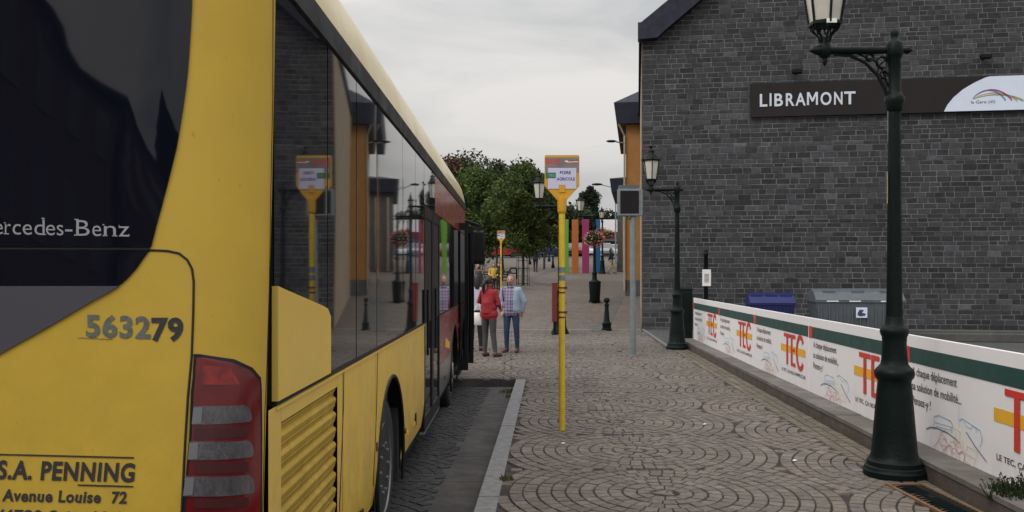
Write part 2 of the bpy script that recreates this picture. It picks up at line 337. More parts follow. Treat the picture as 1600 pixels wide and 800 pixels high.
# mortar bed below the setts and textured plaza further up the slope
mb = MB(); mb.grid([[(KX(y)+.14, y, -.016), (30, y, -.016)] for y in (-12, 0, 13.3)]); mb.grid([[(-40, y, -.016), (30, y, -.016)] for y in (13.45, 25)])
struct(mb.build('pavement_bed', M['joint']))
mb = MB(); mb.grid([[(x, y, G(y)) for x in (-60, -20, 0, 20, 60)] for y in (25, 40, 60, 80, 100)])
struct(mb.build('plaza', M['plaza']))
mb = MB(); mb.grid([[(x, y, G(y)+.004) for x in (-80, 80)] for y in (88, 100, 140)])
struct(mb.build('car_park', M['asphalt']))
def fans(name, inside, C0, W, P, Rf, s, palette, zb=0, m=None):
    """setts laid in rings round fan centres; each point belongs to its nearest centre"""
    mb = MB(); rnd = random.Random(3); cs = [(C0[0]+W*i, C0[1]+P*j+(P/2 if i % 2 else 0)) for i in range(-3, 4) for j in range(-4, 14)]
    for (cx, cy) in cs:
        near = [(a-cx, b-cy) for a, b in cs if 0 < math.hypot(a-cx, b-cy) < 2.3*Rf]
        for k in range(int(Rf/s)+1):
            rm = (k+.5)*s; cnt = max(3, round(2*math.pi*rm/(s*.95))); ph = rnd.random()*6.28; jr = rnd.uniform(-.003, .003)
            for j in range(cnt):
                a = ph + 2*math.pi*j/cnt; ux = rm*math.cos(a); uy = rm*math.sin(a); px = cx+ux; py = cy+uy
                if not inside(px, py): continue
                if any((ux-o[0])**2+(uy-o[1])**2 < rm*rm-.0006 for o in near): continue
                g = .0042; ga = .0020 + rnd.random()*.0025; r0 = rm - s/2 + g; r1 = rm + s/2 - g; da = math.pi/cnt - ga/max(rm, .04)
                z = zb + rnd.uniform(-.003, .0025); tilt = rnd.uniform(-.002, .002); lo = []; hi = []
                for (rr, aa, sg) in ((r0, a-da, 1), (r1, a-da, -1), (r1, a+da, -1), (r0, a+da, 1)):
                    x = cx + (rr+jr)*math.cos(aa); y = cy + (rr+jr)*math.sin(aa); lo.append((x, y, z-.018))
                    hi.append((x + (px-x)*.08, y + (py-y)*.08, z + tilt*sg + rnd.uniform(-.0012, .0012)))
                b = rnd.choice(palette); v = rnd.uniform(.88, 1.12) * (1.08 + .30*mnoise.noise((px*.35, py*.35, 0)) + .15*mnoise.noise((px*1.3, py*1.3, 4)))
                mb.cur = tuple(c*v for c in b)
                mb.add(lo+hi, [(4,5,6,7), (0,1,5,4), (1,2,6,5), (2,3,7,6), (3,0,4,7)])
    return mb.build(name, m or M['cobble'])
pal = [(.122,.101,.086), (.114,.094,.079), (.130,.109,.093), (.110,.094,.085), (.140,.119,.103)]
def in_pave(x, y):
    if y < 13.36: return KX(y)+.17 < x < ledge_x(y)-.37
    return -4.2 < x and y < 25.0 and x < (ledge_x(y)-.37 if y < 18.6 else 3.38+.06*(y-18.7))
struct(fans('pavement', in_pave, (1.15, 6.45), 2.45, 1.55, 1.32, .107, pal))
mb = MB(); rb = random.Random(8)          # three straight courses of setts beside the ledge
for k in range(3):
    y = 3.5 + .05*k
    while y < 18.5:
        L_ = rb.uniform(.10, .16); o = ledge_x(y) - .35 + k*.112; v = rb.uniform(.8, 1.15); b = rb.choice(pal); mb.cur = tuple(c*v for c in (b[0]*1.05, b[1]*1.05, b[2]*.92)); z = rb.uniform(-.004, .003)
        a = [(o+.003, y+.003), (o+.107, y+.003), (o+.107+L_*.044, y+L_-.003), (o+.003+L_*.044, y+L_-.003)]; q = .008; c = [(o+.003+q, y+.003+q), (o+.107-q, y+.003+q), (o+.107-q, y+L_-.003-q), (o+.003+q, y+L_-.003-q)]
        mb.add([(x_, y_, z-.018) for x_, y_ in a] + [(x_, y_, z+rb.uniform(-.001,.001)) for x_, y_ in c], [(4,5,6,7), (0,1,5,4), (1,2,6,5), (2,3,7,6), (3,0,4,7)]); y += L_
struct(mb.build('pavement_border', M['cobble']), cat='pavement')
pal2 = [(.029,.029,.033), (.026,.027,.031), (.033,.032,.036)]
struct(fans('bus_bay_setts', lambda x, y: -2.6 < x < KX(y)-.40 and 2.0 < y < 13.28, (-1.4, 4.4), 2.3, 1.5, 1.3, .104, pal2, -.112), cat='road')
# gutter slabs and kerb stones
mb = MB(); y = 3.2
while y < 13.2:
    y1 = min(y+1.0, 13.28); w0 = .37; mb.prism([(KX(y)-w0, y+.003), (KX(y)+.0, y+.003), (KX(y1)+.0, y1-.003), (KX(y1)-w0, y1-.003)], -.16, -.100, 'z'); y += 1.0
struct(mb.build('gutter', M['gutter']))
mb = MB(); y = 2.4
while y < 13.3:
    y1 = min(y+.98, 13.34); mb.prism([(KX(y), y+.003), (KX(y)+.15, y+.003), (KX(y1)+.15, y1-.003), (KX(y1), y1-.003)], -.16, .004+random.uniform(-.002,.003), 'z'); y += .98
struct(mb.build('kerb', M['kerb'])); mb = MB()
x = -9.0
while x < KX(13.35)-.02:
    x1 = min(x+.98, KX(13.35)+.15); mb.box(x+.003, x1-.003, 13.345, 13.46, -.16, .004+random.uniform(-.002,.003)); x += .98
struct(mb.build('kerb', M['gutter']))  # far kerb takes the dark gutter colour, shade on its face painted in
# dark channel across plaza, border line and asphalt triangle
def gp(px, py):
    k = (HY-py)/F
    Y = CAMH/(-k) if k < 0 else 1e9
    if Y > 25: Y = 2.9/(.05 - k)
    return (PX(px, Y), Y)
def strip(mb, pts, w, dz=.006):
    for (a, b) in zip(pts[:-1], pts[1:]):
        n = max(1, int(math.dist(a, b)/2)); d = Vector((b[0]-a[0], b[1]-a[1])).normalized(); q = Vector((-d.y, d.x))*w/2
        for i in range(n):
            p0 = Vector(a).lerp(Vector(b), i/n); p1 = Vector(a).lerp(Vector(b), (i+1)/n)
            mb.add([(p0.x-q.x, p0.y-q.y, G(p0.y)+dz), (p0.x+q.x, p0.y+q.y, G(p0.y)+dz), (p1.x+q.x, p1.y+q.y, G(p1.y)+dz), (p1.x-q.x, p1.y-q.y, G(p1.y)+dz)], [(0,1,2,3)])
mb = MB(); strip(mb, [gp(935,518), gp(968,462)], .42); strip(mb, [gp(825,436), gp(846,428), gp(872,420)], .5, .008); strip(mb, [gp(826,437), gp(843,443), gp(872,447)], .4, .010)
struct(mb.build('drainage_channel', M['plinth']))
mb = MB()
x = -14
while x < 3.7: mb.box(x+.004, min(x+.9, 3.74)-.004, 24.94, 25.12, -.1, .010); x += .9
struct(mb.build('edging_stones', M['kerb']))
mb = MB(); mb.prism([(3.45,18.9), (3.5,18.9), (3.83,24.9), (3.78,24.9)], -.05, .03, 'z')
struct(mb.build('kerb_line', M['kerb']))
mb = MB(); mb.prism([(3.5,18.9), (30,18.9), (30,27), (3.83,24.9)], -.05, .012, 'z'); mb.prism([(bx(-3)+.1,-3), (30,-3), (30,18.9), (bx(18.9)+.1,18.9)], -.05, .010, 'z')
struct(mb.build('service_yard', M['asphalt']))

# ------------------------------------------------------------------ stone ledge and hoarding
lg = thing('stone_ledge', 'long low concrete ledge under the white hoarding', 'ledge', (3.3, 8, 0))
mb = MB(); y = 1.0; rl = random.Random(4)
while y < 19.9:
    y1 = min(y+1.35, 19.95); h = .145+rl.uniform(-.004,.004); mb.prism([(ledge_x(y)+.002, y+.004), (bx(y)+.15, y+.004), (bx(y1)+.15, y1-.004), (ledge_x(y1)+.002, y1-.004)], .105, h, 'z'); y += 1.35
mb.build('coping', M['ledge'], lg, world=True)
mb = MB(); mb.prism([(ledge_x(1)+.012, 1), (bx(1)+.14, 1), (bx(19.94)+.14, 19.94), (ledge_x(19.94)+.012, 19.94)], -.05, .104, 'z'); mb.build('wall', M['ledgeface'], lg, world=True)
def line2d(mb, pts, w, off=-.006):
    pts = [Vector((p[0], p[1])) for p in pts]
    for a, b in zip(pts[:-1], pts[1:]):
        d = b-a
        if d.length < 1e-6: continue
        d.normalize(); q = Vector((-d.y, d.x))*w/2; e = d*w*.25; a2 = a-e; b2 = b+e
        mb.add([(a2.x-q.x, off, a2.y-q.y), (a2.x+q.x, off, a2.y+q.y), (b2.x+q.x, off, b2.y+q.y), (b2.x-q.x, off, b2.y-q.y)], [(0,1,2,3)])
PL = 2.93; Z0 = .135; ZT = 1.085
ang = math.atan2(-1, -.0441)
def panel(loc, label):
    t = thing('hoarding_panel', label, 'banner', loc, ang, 'white hoarding panels along the ledge')
    mb = MB(); mb.bbox(.004, PL-.004, 0, .035, Z0, ZT, .004); mb.build('sheet', M['banner'], t)
    mb = MB(); mb.add([(.15,-.004,ZT-.248),(PL-.006,-.004,ZT-.248),(PL-.006,-.004,ZT-.108),(.15,-.004,ZT-.108)], [(0,1,2,3)]); mb.build('green_band', M['bgreen'], t)
    mb = MB(); mb.add([(.012,-.004,ZT-.252),(.147,-.004,ZT-.252),(.147,-.004,ZT-.104),(.012,-.004,ZT-.104)], [(0,1,2,3)]); mb.build('red_block', M['bred'], t)
    for s, z, w in (('A chaque déplacement', .725, .86), ('sa solution de mobilité...', .595, .94), ('Pensez-y !', .465, .38)):
        mb = MB(); put_text(mb, s, lambda a, b, z=z: (.20+a, -.0045, z+b), w, .080, .006); mb.build('slogan', M['btext'], t)
    mb = MB(); mb.add([(1.64,-.004,.555),(2.80,-.004,.555),(2.80,-.004,.655),(1.64,-.004,.655)], [(0,1,2,3)]); mb.build('logo_bar', M['byel'], t)
    mb = MB(); o = -.008
    def rc(x0, x1, z0, z1): mb.add([(x0,o,z0),(x1,o,z0),(x1,o,z1),(x0,o,z1)], [(0,1,2,3)])
    rc(1.80, 2.12, .765, .815); rc(1.925, 2.00, .385, .765)
    rc(2.145, 2.215, .385, .815); rc(2.215, 2.36, .765, .815); rc(2.215, 2.36, .385, .435); rc(2.215, 2.33, .585, .625)
    pts = [(2.70,.73),(2.66,.79),(2.59,.812),(2.50,.79),(2.44,.70),(2.42,.60),(2.44,.50),(2.50,.41),(2.59,.388),(2.66,.41),(2.70,.47)]
    hi = []
    for i in range(len(pts)):
        a = Vector(pts[max(i-1,0)]); b = Vector(pts[min(i+1,len(pts)-1)]); d = (b-a).normalized(); q = Vector((-d.y, d.x))*.033; hi.append((Vector(pts[i])+q, Vector(pts[i])-q))
    for (a, b), (c, d) in zip(hi[:-1], hi[1:]): mb.add([(a.x,o,a.y),(b.x,o,b.y),(d.x,o,d.y),(c.x,o,c.y)], [(0,1,2,3)])
    mb.build('logo_letters', M['bred'], t)
    mb = MB(); put_text(mb, 'LE TEC, ÇA NOUS RAPPROCHE', lambda a, b: (1.68+a, -.0045, .275+b), 1.12, .045, .012); mb.build('tag_line', M['btext'], t)
    # scribbled drawing of two buses and a crowd
    def D(u, v): return (.50 + u*1.0, .12 + v*.36)
    mb = MB(); w = .007
    line2d(mb, [D(.14,.55),D(.15,.83),D(.24,.90),D(.46,.87),D(.49,.78),D(.47,.60)], w); line2d(mb, [D(.18,.62),D(.45,.66),D(.47,.74),D(.17,.70)], w*.7)
    line2d(mb, [D(.60,.95),D(.66,1.02),D(.80,.96),D(.94,.90),D(.97,.72),D(.94,.55)], w); line2d(mb, [D(.68,.98),D(.72,.88),D(.80,.86),D(.82,.94),D(.88,.92),D(.88,.82)], w*.7)
    line2d(mb, [D(.60,1.3),D(.60,.8)], w*.6); mb.build('drawing_blue', M['lblue'], t)
    mb = MB(); line2d(mb, [D(0,.46),D(.08,.54),D(.20,.58),D(.40,.57),D(.55,.50),D(.58,.46)], w*1.5); line2d(mb, [D(.72,.75),D(.86,.52),D(1.03,.30)], w*1.5); mb.build('drawing_dark', M['ldark'], t)
    r = random.Random(5); mb = MB()
    for k in range(7):
        cx, cy = .30+.06*k+r.uniform(-.02,.02), .28+r.uniform(-.15,.15); p = []
        for q in range(9): p.append(D(cx+.055*math.cos(q*.9+k)+r.uniform(-.02,.02), cy+.14*math.sin(q*.9+k)))
        line2d(mb, p, w*.6)
    line2d(mb, [D(.14,.1),D(.22,.26),D(.26,.48),D(.36,.62)], w*.7); line2d(mb, [D(.30,.04),D(.36,.2)], w*.7); mb.build('drawing_red', M['lred'], t)
    mb = MB(); line2d(mb, [D(.66,.55),D(.70,.12),D(.84,.05),D(.90,.42),D(.74,.46),D(.70,.28),D(.86,.24)], w*.8); line2d(mb, [D(.45,.9),D(.55,.6),D(.5,.4),D(.6,.35),D(.62,.7),D(.52,.75)], w*.8); mb.build('drawing_yellow', M['lyel'], t)
    return t
ylist = [19.75, 16.82, 13.89, 10.95, 8.02, 5.09]
plabs = ['farthest hoarding panel, ending at the dark cabinet beside the smaller lamp post', 'second hoarding panel from the dark cabinet, in front of the black notice post',
         'white hoarding panel in front of the blue bin, third from the dark cabinet', 'white hoarding panel in front of the grey container, logo half covered by lamp post',
         'white hoarding panel right of the big lamp post with the full slogan readable', 'nearest white hoarding panel, beyond the weed at the drain grate']
p0 = None
for yy, lb in zip(ylist, plabs):
    if p0 is None: p0 = panel((bx(yy), yy, 0), lb)
    else: dup(p0, (bx(yy), yy, 0), ang, lb)

# ------------------------------------------------------------------ station building
CO = Vector((3.80, 25.0)); UT = Vector((.9895, -.1444)); UN = Vector((-.1444, -.9895)); WB = -UN
def bp(t, n, z): return (CO.x + UT.x*t + UN.x*n, CO.y + UT.y*t + UN.y*n, z)
bld = thing('station_building', 'grey stone gabled station building with orange rendered side wing', 'building', (CO.x, CO.y, 0))
EZ = 8.42; SL = .80; HW = 8.6
def roofz(t): return EZ + SL*(t if t < HW else 2*HW - t)
rnd = random.Random(11); mb = MB(); z = -.2
while z < 15.2:
    h = rnd.choice((.11, .13, .14, .15, .16, .18)); t = -.0
    tone = rnd.uniform(.85, 1.15) if rnd.random() < .88 else 1.4; t = 0
    while t < 2*HW:
        w = rnd.uniform(.20, .44); t1 = min(t+w, 2*HW)
        if z + h < roofz((t+t1)/2) + .1:
            pz = .003 + rnd.random()*.008; g = rnd.choice((.005,.008,.010,.012)); j = rnd.uniform(-.003, .003)
            v = rnd.uniform(.45, 1.3)*tone*(1 + .35*mnoise.noise((t*.5, z*.5, 3))); 
            if rnd.random() < .06: v *= 1.6
            mb.cur = (.034*v, .0335*v, .038*v)
            a = [bp(t+g, 0, z+g), bp(t1-g, 0, z+g), bp(t1-g, 0, z+h-g), bp(t+g, 0, z+h-g)]
            q = .005; b = [bp(t+g+q, pz, z+g+q), bp(t1-g-q, pz, z+g+q), bp(t1-g-q, pz, z+h-g-q+j), bp(t+g+q, pz, z+h-g-q)]
            mb.add(a+b, [(4,5,6,7), (0,1,5,4), (1,2,6,5), (2,3,7,6), (3,0,4,7)])
        t = t1
    z += h
mb.build('gable_stonework', M['block'], bld, world=True)
mb = MB(); n = -.0
pts = [(0,-.3), (2*HW,-.3), (2*HW,EZ+.2), (HW,roofz(HW)+.1), (0,EZ+.2)]
a = [bp(p[0], -.003, p[1]) for p in pts]; b = [bp(p[0], -24.5, p[1]) for p in pts]; k = len(pts)
mb.add(a+b, [(0,1,2,3,4), (9,8,7,6,5)] + [(i, (i+1) % k, k+(i+1) % k, k+i) for i in range(k)])
mb.build('wall', [M['mortar']], bld, world=True)
mb = MB()   # tan rendered long side facing the plaza, a few mm proud
mb.add([bp(-.02, -.05, 0), bp(-.02, -24.5, 0), bp(-.02, -24.5, EZ), bp(-.02, -.05, EZ)], [(0,1,2,3)]); mb.build('side_wall', M['tan'], bld, world=True)
mb = MB()   # roof slabs with verge overhang
for sgn in (0, 1):
    e0 = (-.10, EZ+.10) if not sgn else (2*HW+.45, EZ-.02); rg = (HW, EZ+SL*HW+.30)
    p = [e0, rg, (rg[0], rg[1]+.16), (e0[0], e0[1]+.30)]
    vs = [bp(q[0], .35, q[1]) for q in p] + [bp(q[0], -24.8, q[1]) for q in p]; mb.add(vs, [(0,1,2,3), (7,6,5,4), (0,4,5,1), (1,5,6,2), (2,6,7,3), (3,7,4,0)])
mb.build('roof', M['slate'], bld, world=True)
mb = MB()   # verge boards
p = [(-.05, EZ-.02), (.45, EZ+.02), (1.0, EZ+.33), (HW, roofz(HW)-.12), (HW, roofz(HW)+.52), (.25, EZ+.62), (-.05, EZ+.45)]
p = [(-.13, EZ-.04), (.42, EZ-.01), (.62, EZ+.18), (HW, roofz(HW)-.16), (HW, roofz(HW)+.42), (.12, EZ+.46), (-.13, EZ+.44)]
for mir in (0, 1):
    q = [(x if not mir else 2*HW-x, zz) for x, zz in p]; vs = [bp(x, .37, zz) for x, zz in q] + [bp(x, .03, zz) for x, zz in q]; k = len(q)
    mb.add(vs, [tuple(range(k)), tuple(range(k, 2*k))[::-1]] + [(i, (i+1) % k, k+(i+1) % k, k+i) for i in range(k)])
mb.build('verge_board', M['slate'], bld, world=True)
mb = MB(); mb.tube([bp(1.05, .2, EZ+.9), bp(1.05, .2, EZ+1.75)], .012, 6); mb.build('aerial', M['iron'], bld, world=True)
# wings on the plaza side
def wing(name, Y, px0, wdt, zt, walls, zr, dep):
    z0 = G(Y)-.3; x0 = PX(px0, Y); o = Vector((x0, Y))
    def q(a, b, z): v = o + UT*a + WB*b; return (v.x, v.y, z)
    def qbox(a0, a1, b0, b1, z0, z1, nm, m, par=bld):
        mb = MB(); mb.add([q(a0,b0,z0),q(a1,b0,z0),q(a1,b1,z0),q(a0,b1,z0),q(a0,b0,z1),q(a1,b0,z1),q(a1,b1,z1),q(a0,b1,z1)], [(3,2,1,0),(4,5,6,7),(0,1,5,4),(1,2,6,5),(2,3,7,6),(3,0,4,7)]); return mb.build(nm, m, par, world=True)
    qbox(0, wdt, 0, dep, z0, zt, name, walls)
    mb = MB(); e = .40; x1 = wdt
    mb.add([q(-e, -e, zt), q(x1, -e, zt), q(x1, dep+e, zt), q(-e, dep+e, zt), q(-e-.12, -e-.12, zt+.9), q(x1, -e-.12, zt+.9), q(x1, dep+e+.12, zt+.9), q(-e-.12, dep+e+.12, zt+.9),
            q(1.3, 1.0, zr), q(x1, 1.0, zr), q(x1, dep-1, zr), q(1.3, dep-1, zr)],
           [(0,1,5,4), (3,0,4,7), (2,3,7,6), (1,0,3,2), (4,5,9,8), (7,4,8,11), (6,7,11,10), (8,9,10,11)]); mb.build('wing_roof', M['slate'], bld, world=True)
    qbox(-.03, wdt, -.03, dep, z0, z0+1.0, 'plinth', M['plinth'])
    return q, qbox
q, qbox = wing('orange_wing', 38, 978, 2.2, PZ(195,38), M['ochre'], PZ(125,38), 9)
mb = MB(); mb.tube([q(-.06,-.1,.9), q(-.06,-.1,PZ(195,38)-.5), q(-.34,-.36,PZ(195,38)+.05), q(-.36,-.38,PZ(195,38)+.5)], .045, 8); mb.build('downpipe', M['tan'], bld, world=True)
for k in range(3):
    for z0, z1 in ((1.9,3.9), (5.2,7.2)): qbox(-.012, .05, 1+k*2.7, 2.2+k*2.7, z0, z1, 'window', M['busglass'])
q, qbox = wing('grey_wing', 60, 964.5, 6, PZ(300,60), M['plinth'], PZ(286,60)+.6, 10)
qbox(.38, .58, -.12, -.0, 1.8, 7.0, 'pilaster', M['tan'])
# station name board
sb = thing('station_name_sign', 'long dark brown station name board with white lettering on the grey stone gable', 'sign', bp(3.05, .05, 6.1))
mb = MB(); zb, zt = 6.10, 7.06
def sp(t, z, n=.14): return bp(t, n, z)
vs = [bp(3.05,.05,zb), bp(12.2,.05,zb), bp(12.2,.13,zb), bp(3.05,.13,zb), bp(3.05,.05,zt), bp(12.2,.05,zt), bp(12.2,.13,zt), bp(3.05,.13,zt)]
mb.add(vs, [(0,1,2,3), (4,5,6,7), (0,1,5,4), (1,2,6,5), (2,3,7,6), (3,0,4,7)]); mb.build('board', M['signbrown'], sb, world=True)
mb = MB(); k_ = 2.6/149
for ch, a0, a1 in zip('LIBRAMONT', (0,15.5,23,41,56,74,95,116,131.5), (12,18.5,36.5,54.5,72,91,112,129,149)):
    if ch == 'M': mb.add([sp(3.30+(a0+x*(a1-a0))*k_, 6.395+y*.365, .142) for x, y in ((0,0),(0,1),(.22,1),(.5,.5),(.78,1),(1,1),(1,0),(.82,0),(.82,.72),(.56,.25),(.44,.25),(.18,.72),(.18,0))], [tuple(range(13))])
    elif ch == 'I': mb.add([sp(3.30+x*k_, 6.395+y*.365, .142) for x, y in ((a0,0),(a1,0),(a1,1),(a0,1))], [(0,1,2,3)])
    else: put_text(mb, ch, lambda a, b, a0=a0: sp(3.30+a0*k_+a, 6.395+b, .142), (a1-a0)*k_, .365, .02)
mb.build('lettering', M['signlet'], sb, world=True)
mb = MB(); arc = [(8.23,6.115), (8.32,6.30), (8.48,6.50), (8.72,6.71), (9.0,6.88), (9.3,7.02), (9.42,7.05), (12.18,7.05), (12.18,6.115)]
mb.add([sp(x, z, .137) for x, z in arc], [tuple(range(len(arc)))]); mb.build('white_field', M['signwhite'], sb, world=True)
for nm, a0, a1, top, cc in (('arc_blue', 8.97, 9.82, 6.68, (.03,.2,.4)), ('arc_red', 8.98, 9.98, 6.69, (.3,.03,.12)), ('arc_orange', 9.0, 10.12, 6.60, (.55,.25,.12)), ('arc_green', 9.02, 10.27, 6.55, (.2,.3,.12))):
    mb = MB(); pts = []
    for k in range(17):
        u = k/16; pts.append((a0+(a1-a0)*u, 6.44 + (top-6.44)*math.sin(math.pi*min(1, u*.98+.0))**.7*(1) - .10*u**3))
    for (a, b), (c, d), k in zip(pts[:-1], pts[1:], range(16)):
        w = .008 + .022*(k/16); mb.add([sp(a, b-w, .142), sp(c, d-w-.001, .142), sp(c, d+w, .142), sp(a, b+w, .142)], [(0,1,2,3)])
    mb.build(nm, mat(nm, cc, .5), sb, world=True)
mb = MB(); put_text(mb, 'la Gare (di)', lambda a, b: sp(8.93+a, 6.315+b, .142), .62, .085, 0); mb.build('lettering', M['btext'], sb, world=True)
fl = None
for px, lb in ((1243, 'small black floodlight above the left part of the station sign'), (1535, 'small black floodlight above the white right end of the station sign')):
    t = ((px-800)/F*25 - 3.8)/(.9895 + .1444*(px-800)/F); loc = bp(t, 0, PZ(112 if px < 1300 else 99, 24.3))
    if fl is None:
        fl = thing('floodlight', lb, 'floodlight', loc, math.atan2(UT.y, UT.x), 'floodlights on the gable')
        mb = MB(); mb.box(-.04, .04, -.05, .0, -.05, .10); mb.tube([(0,-.02,.08), (0,-.22,.03)], .018, 6); mb.build('bracket', M['iron'], fl)
        mb = MB(); mb.bbox(-.13, .13, -.34, -.16, -.09, .03, .02); mb.build('housing', M['iron'], fl)
    else: dup(fl, loc, None, lb)
# street light on the wing
wl = thing('wall_light', 'street light on a short arm reaching out from the orange wing', 'light', (PX(977,37.9), 37.9, PZ(222,37.9)))
mb = MB(); mb.tube([(0,0,-.05), (-.4,-.05,.0)], .03, 6); mb.build('arm', M['galv'], wl)
mb = MB(); mb.ball((-.62,-.05,.03), .24, 10, (1,.4,.25)); mb.build('lamp_head', M['iron'], wl, smooth=True)

# ------------------------------------------------------------------ lamp posts
LG = 'green cast iron lamp posts with one arm'
def lamp(loc, label, rz=0):
    t = thing('street_lamp', label, 'street lamp', loc, rz, LG)
    mb = MB(); mb.lathe([(0,.24),(.045,.243),(.055,.232),(.075,.228),(.085,.215),(.12,.212),(.135,.192),(.16,.186),(.18,.178),(.35,.163),(.52,.149),(.70,.135),(.765,.128),(.785,.135),(.80,.148),(.83,.155),(.855,.150),(.875,.136),(.89,.12),(.91,.106),(.95,.10),(1.08,.093),(1.13,.096),(1.15,.106),(1.175,.112),(1.20,.106),(1.215,.088),(1.24,.075),(1.30,.066)], 32); mb.build('base', M['iron'], t, smooth=True)
    mb = MB(); mb.lathe([(1.28,.066),(1.5,.060),(2.2,.054),(2.98,.048)], 24, flute=.10); mb.build('shaft', M['iron'], t, smooth=True, angle=60)
    mb = MB(); mb.lathe([(2.97,.05),(2.99,.065),(3.02,.068),(3.05,.078),(3.09,.078),(3.11,.062),(3.14,.052),(3.4,.050),(3.42,.062),(3.45,.070),(3.52,.070),(3.545,.055),(3.56,.035),(3.58,.03),(3.60,.036),(3.625,.036),(3.645,.02),(3.66,.004)], 16); mb.build('capital', M['iron'], t, smooth=True)
    mb = MB(); az = 3.475
    mb.tube([(.15,0,az),(.11,0,az),(.07,0,az),(-.2,0,az),(-.52,0,az),(-.56,0,az),(-.60,0,az),(-.66,0,az),(-.70,0,az)], [.004,.032,.022,.034,.032,.05,.05,.028,.004], 10)
    br = [(-.50,0,az-.03),(-.36,0,az-.045),(-.24,0,az-.10),(-.14,0,az-.20),(-.075,0,az-.32),(-.05,0,az-.40)]
    mb.tube(br, .014, 6)
    for sx in (-1, 1):     # tracery in the spandrel
        for (cx, cz, rr) in ((-.10,-.10,.045), (-.20,-.06,.028), (-.09,-.20,.028)):
            mb.tube([(cx+rr*math.cos(a*.63), sx*.012, az+cz+rr*math.sin(a*.63)) for a in range(10)], .007, 5, closed=True)
    mb.tube([(-.05,0,az-.30),(-.10,0,az-.16),(-.16,0,az-.09),(-.30,0,az-.03)], .008, 5); mb.tube([(-.05,0,az-.06),(-.13,0,az-.13),(-.14,0,az-.2)], .007, 5)
    mb.lathe([(-.13,.004),(-.10,.022),(-.07,.018),(-.05,.045),(0,.055),(.04,.05),(.06,.035),(.10,.028)], 12, (-.57,0,az)); mb.build('arm', M['iron'], t, smooth=True, angle=50)
    # lantern: hexagonal, tapering downward
    lx = -.57; zb = 3.70; zt = 4.10; rb = .125; rt = .185; hexa = [(math.cos(R(30+60*k)), math.sin(R(30+60*k))) for k in range(6)]
    mb = MB()
    mb.lathe([(zb-.01,.03),(zb-.025,rb+.012),(zb,rb+.012),(zb+.004,rb)], 6, (lx,0,0), phase=R(30))
    for k in range(6):
        a, b = hexa[k]; c, d = hexa[(k+1) % 6]
        mb.tube([(lx+rb*a, rb*b, zb), (lx+rt*a, rt*b, zt)], .011, 5)
        mb.tube([(lx+.035*a, .035*b, az+.06), (lx+.055*a, .055*b, az+.12), (lx+.11*a, .11*b, zb-.05), (lx+.118*a, .118*b, zb-.01)], .009, 5)
        for q in (.3, .7): mb.tube([(lx+(a*(1-q)+c*q)*.12, (b*(1-q)+d*q)*.12, zb-.02), (lx+(a*(1-q)+c*q)*.10+.01*a, (b*(1-q)+d*q)*.10, zb-.07)], .007, 4)
    mb.build('lantern_frame', M['iron'], t)
    mb = MB(); mb.lathe([(zb+.005,rb-.006),(zt,rt-.006)], 6, (lx,0,0), phase=R(30)); mb.build('lantern_glass', M['lampglass'], t)
    mb = MB(); mb.lathe([(zt-.01,rt+.02),(zt+.02,rt+.03),(zt+.05,rt*.86),(zt+.11,rt*.62),(zt+.16,rt*.40),(zt+.18,rt*.36),(zt+.20,rt*.44),(zt+.225,rt*.40),(zt+.24,.03),(zt+.27,.02),(zt+.30,.035),(zt+.32,.05),(zt+.34,.004)], 6, (lx,0,0), phase=R(30))
    for a, b in hexa: mb.ball((lx+(rt+.03)*a, (rt+.03)*b, zt+.035), .018, 6)
    mb.build('lantern_roof', M['iron'], t)
    return t
L0 = lamp((3.13, 7.02, 0), 'large green cast iron lamp post standing in front of the white hoarding')
mb = MB(); mb.box(-.060, -.0565, -.008, .004, 2.22, 2.48); mb.build('sticker', M['tan'], L0); mb = MB(); mb.tube([(-.050,.0,3.0), (-.058,-.01,2.95), (-.058,-.01,2.80), (-.054,0,2.72)], .003, 5); mb.build('cable', M['galv'], L0)
mb = MB(); mb.box(-.60, -.52, -.132, -.122, 3.665, 3.70); mb.build('number_plate', M['white'], L0)
dup(lamp_src := lamp((3.60, 18.7, 0), 'green iron lamp post by the stone gable corner, beside the dark cabinet'), (1.31, 23.4, 0), 0, 'green iron lamp post behind the yellow bus stop pole')
dup(lamp_src, (3.34, 34.7, G(34.7)), 0, 'lamp post with a flower basket and a green litter bin')
dup(lamp_src, (6.05, 57.4, G(57.4)), R(80), 'distant lamp post beside the blue pillar')
dup(lamp_src, (-.72, 60, G(60)), 0, 'distant lamp post in front of the green trees, left of the caged tree')
# red cabinet by the lamp
t = thing('red_box', 'narrow red post box against the foot of the lamp post behind the yellow pole', 'post box', (PX(866.5,23), 23.0, 0))
mb = MB(); mb.bbox(-.07, .07, -.07, .07, .35, 1.36, .012); mb.bbox(-.08, .08, -.08, .08, 1.36, 1.40, .01); mb.build('box', M['red'], t)
mb = MB(); mb.lathe([(0,.07),(.03,.07),(.05,.035),(.35,.035)], 10); mb.build('foot', M['iron'], t)

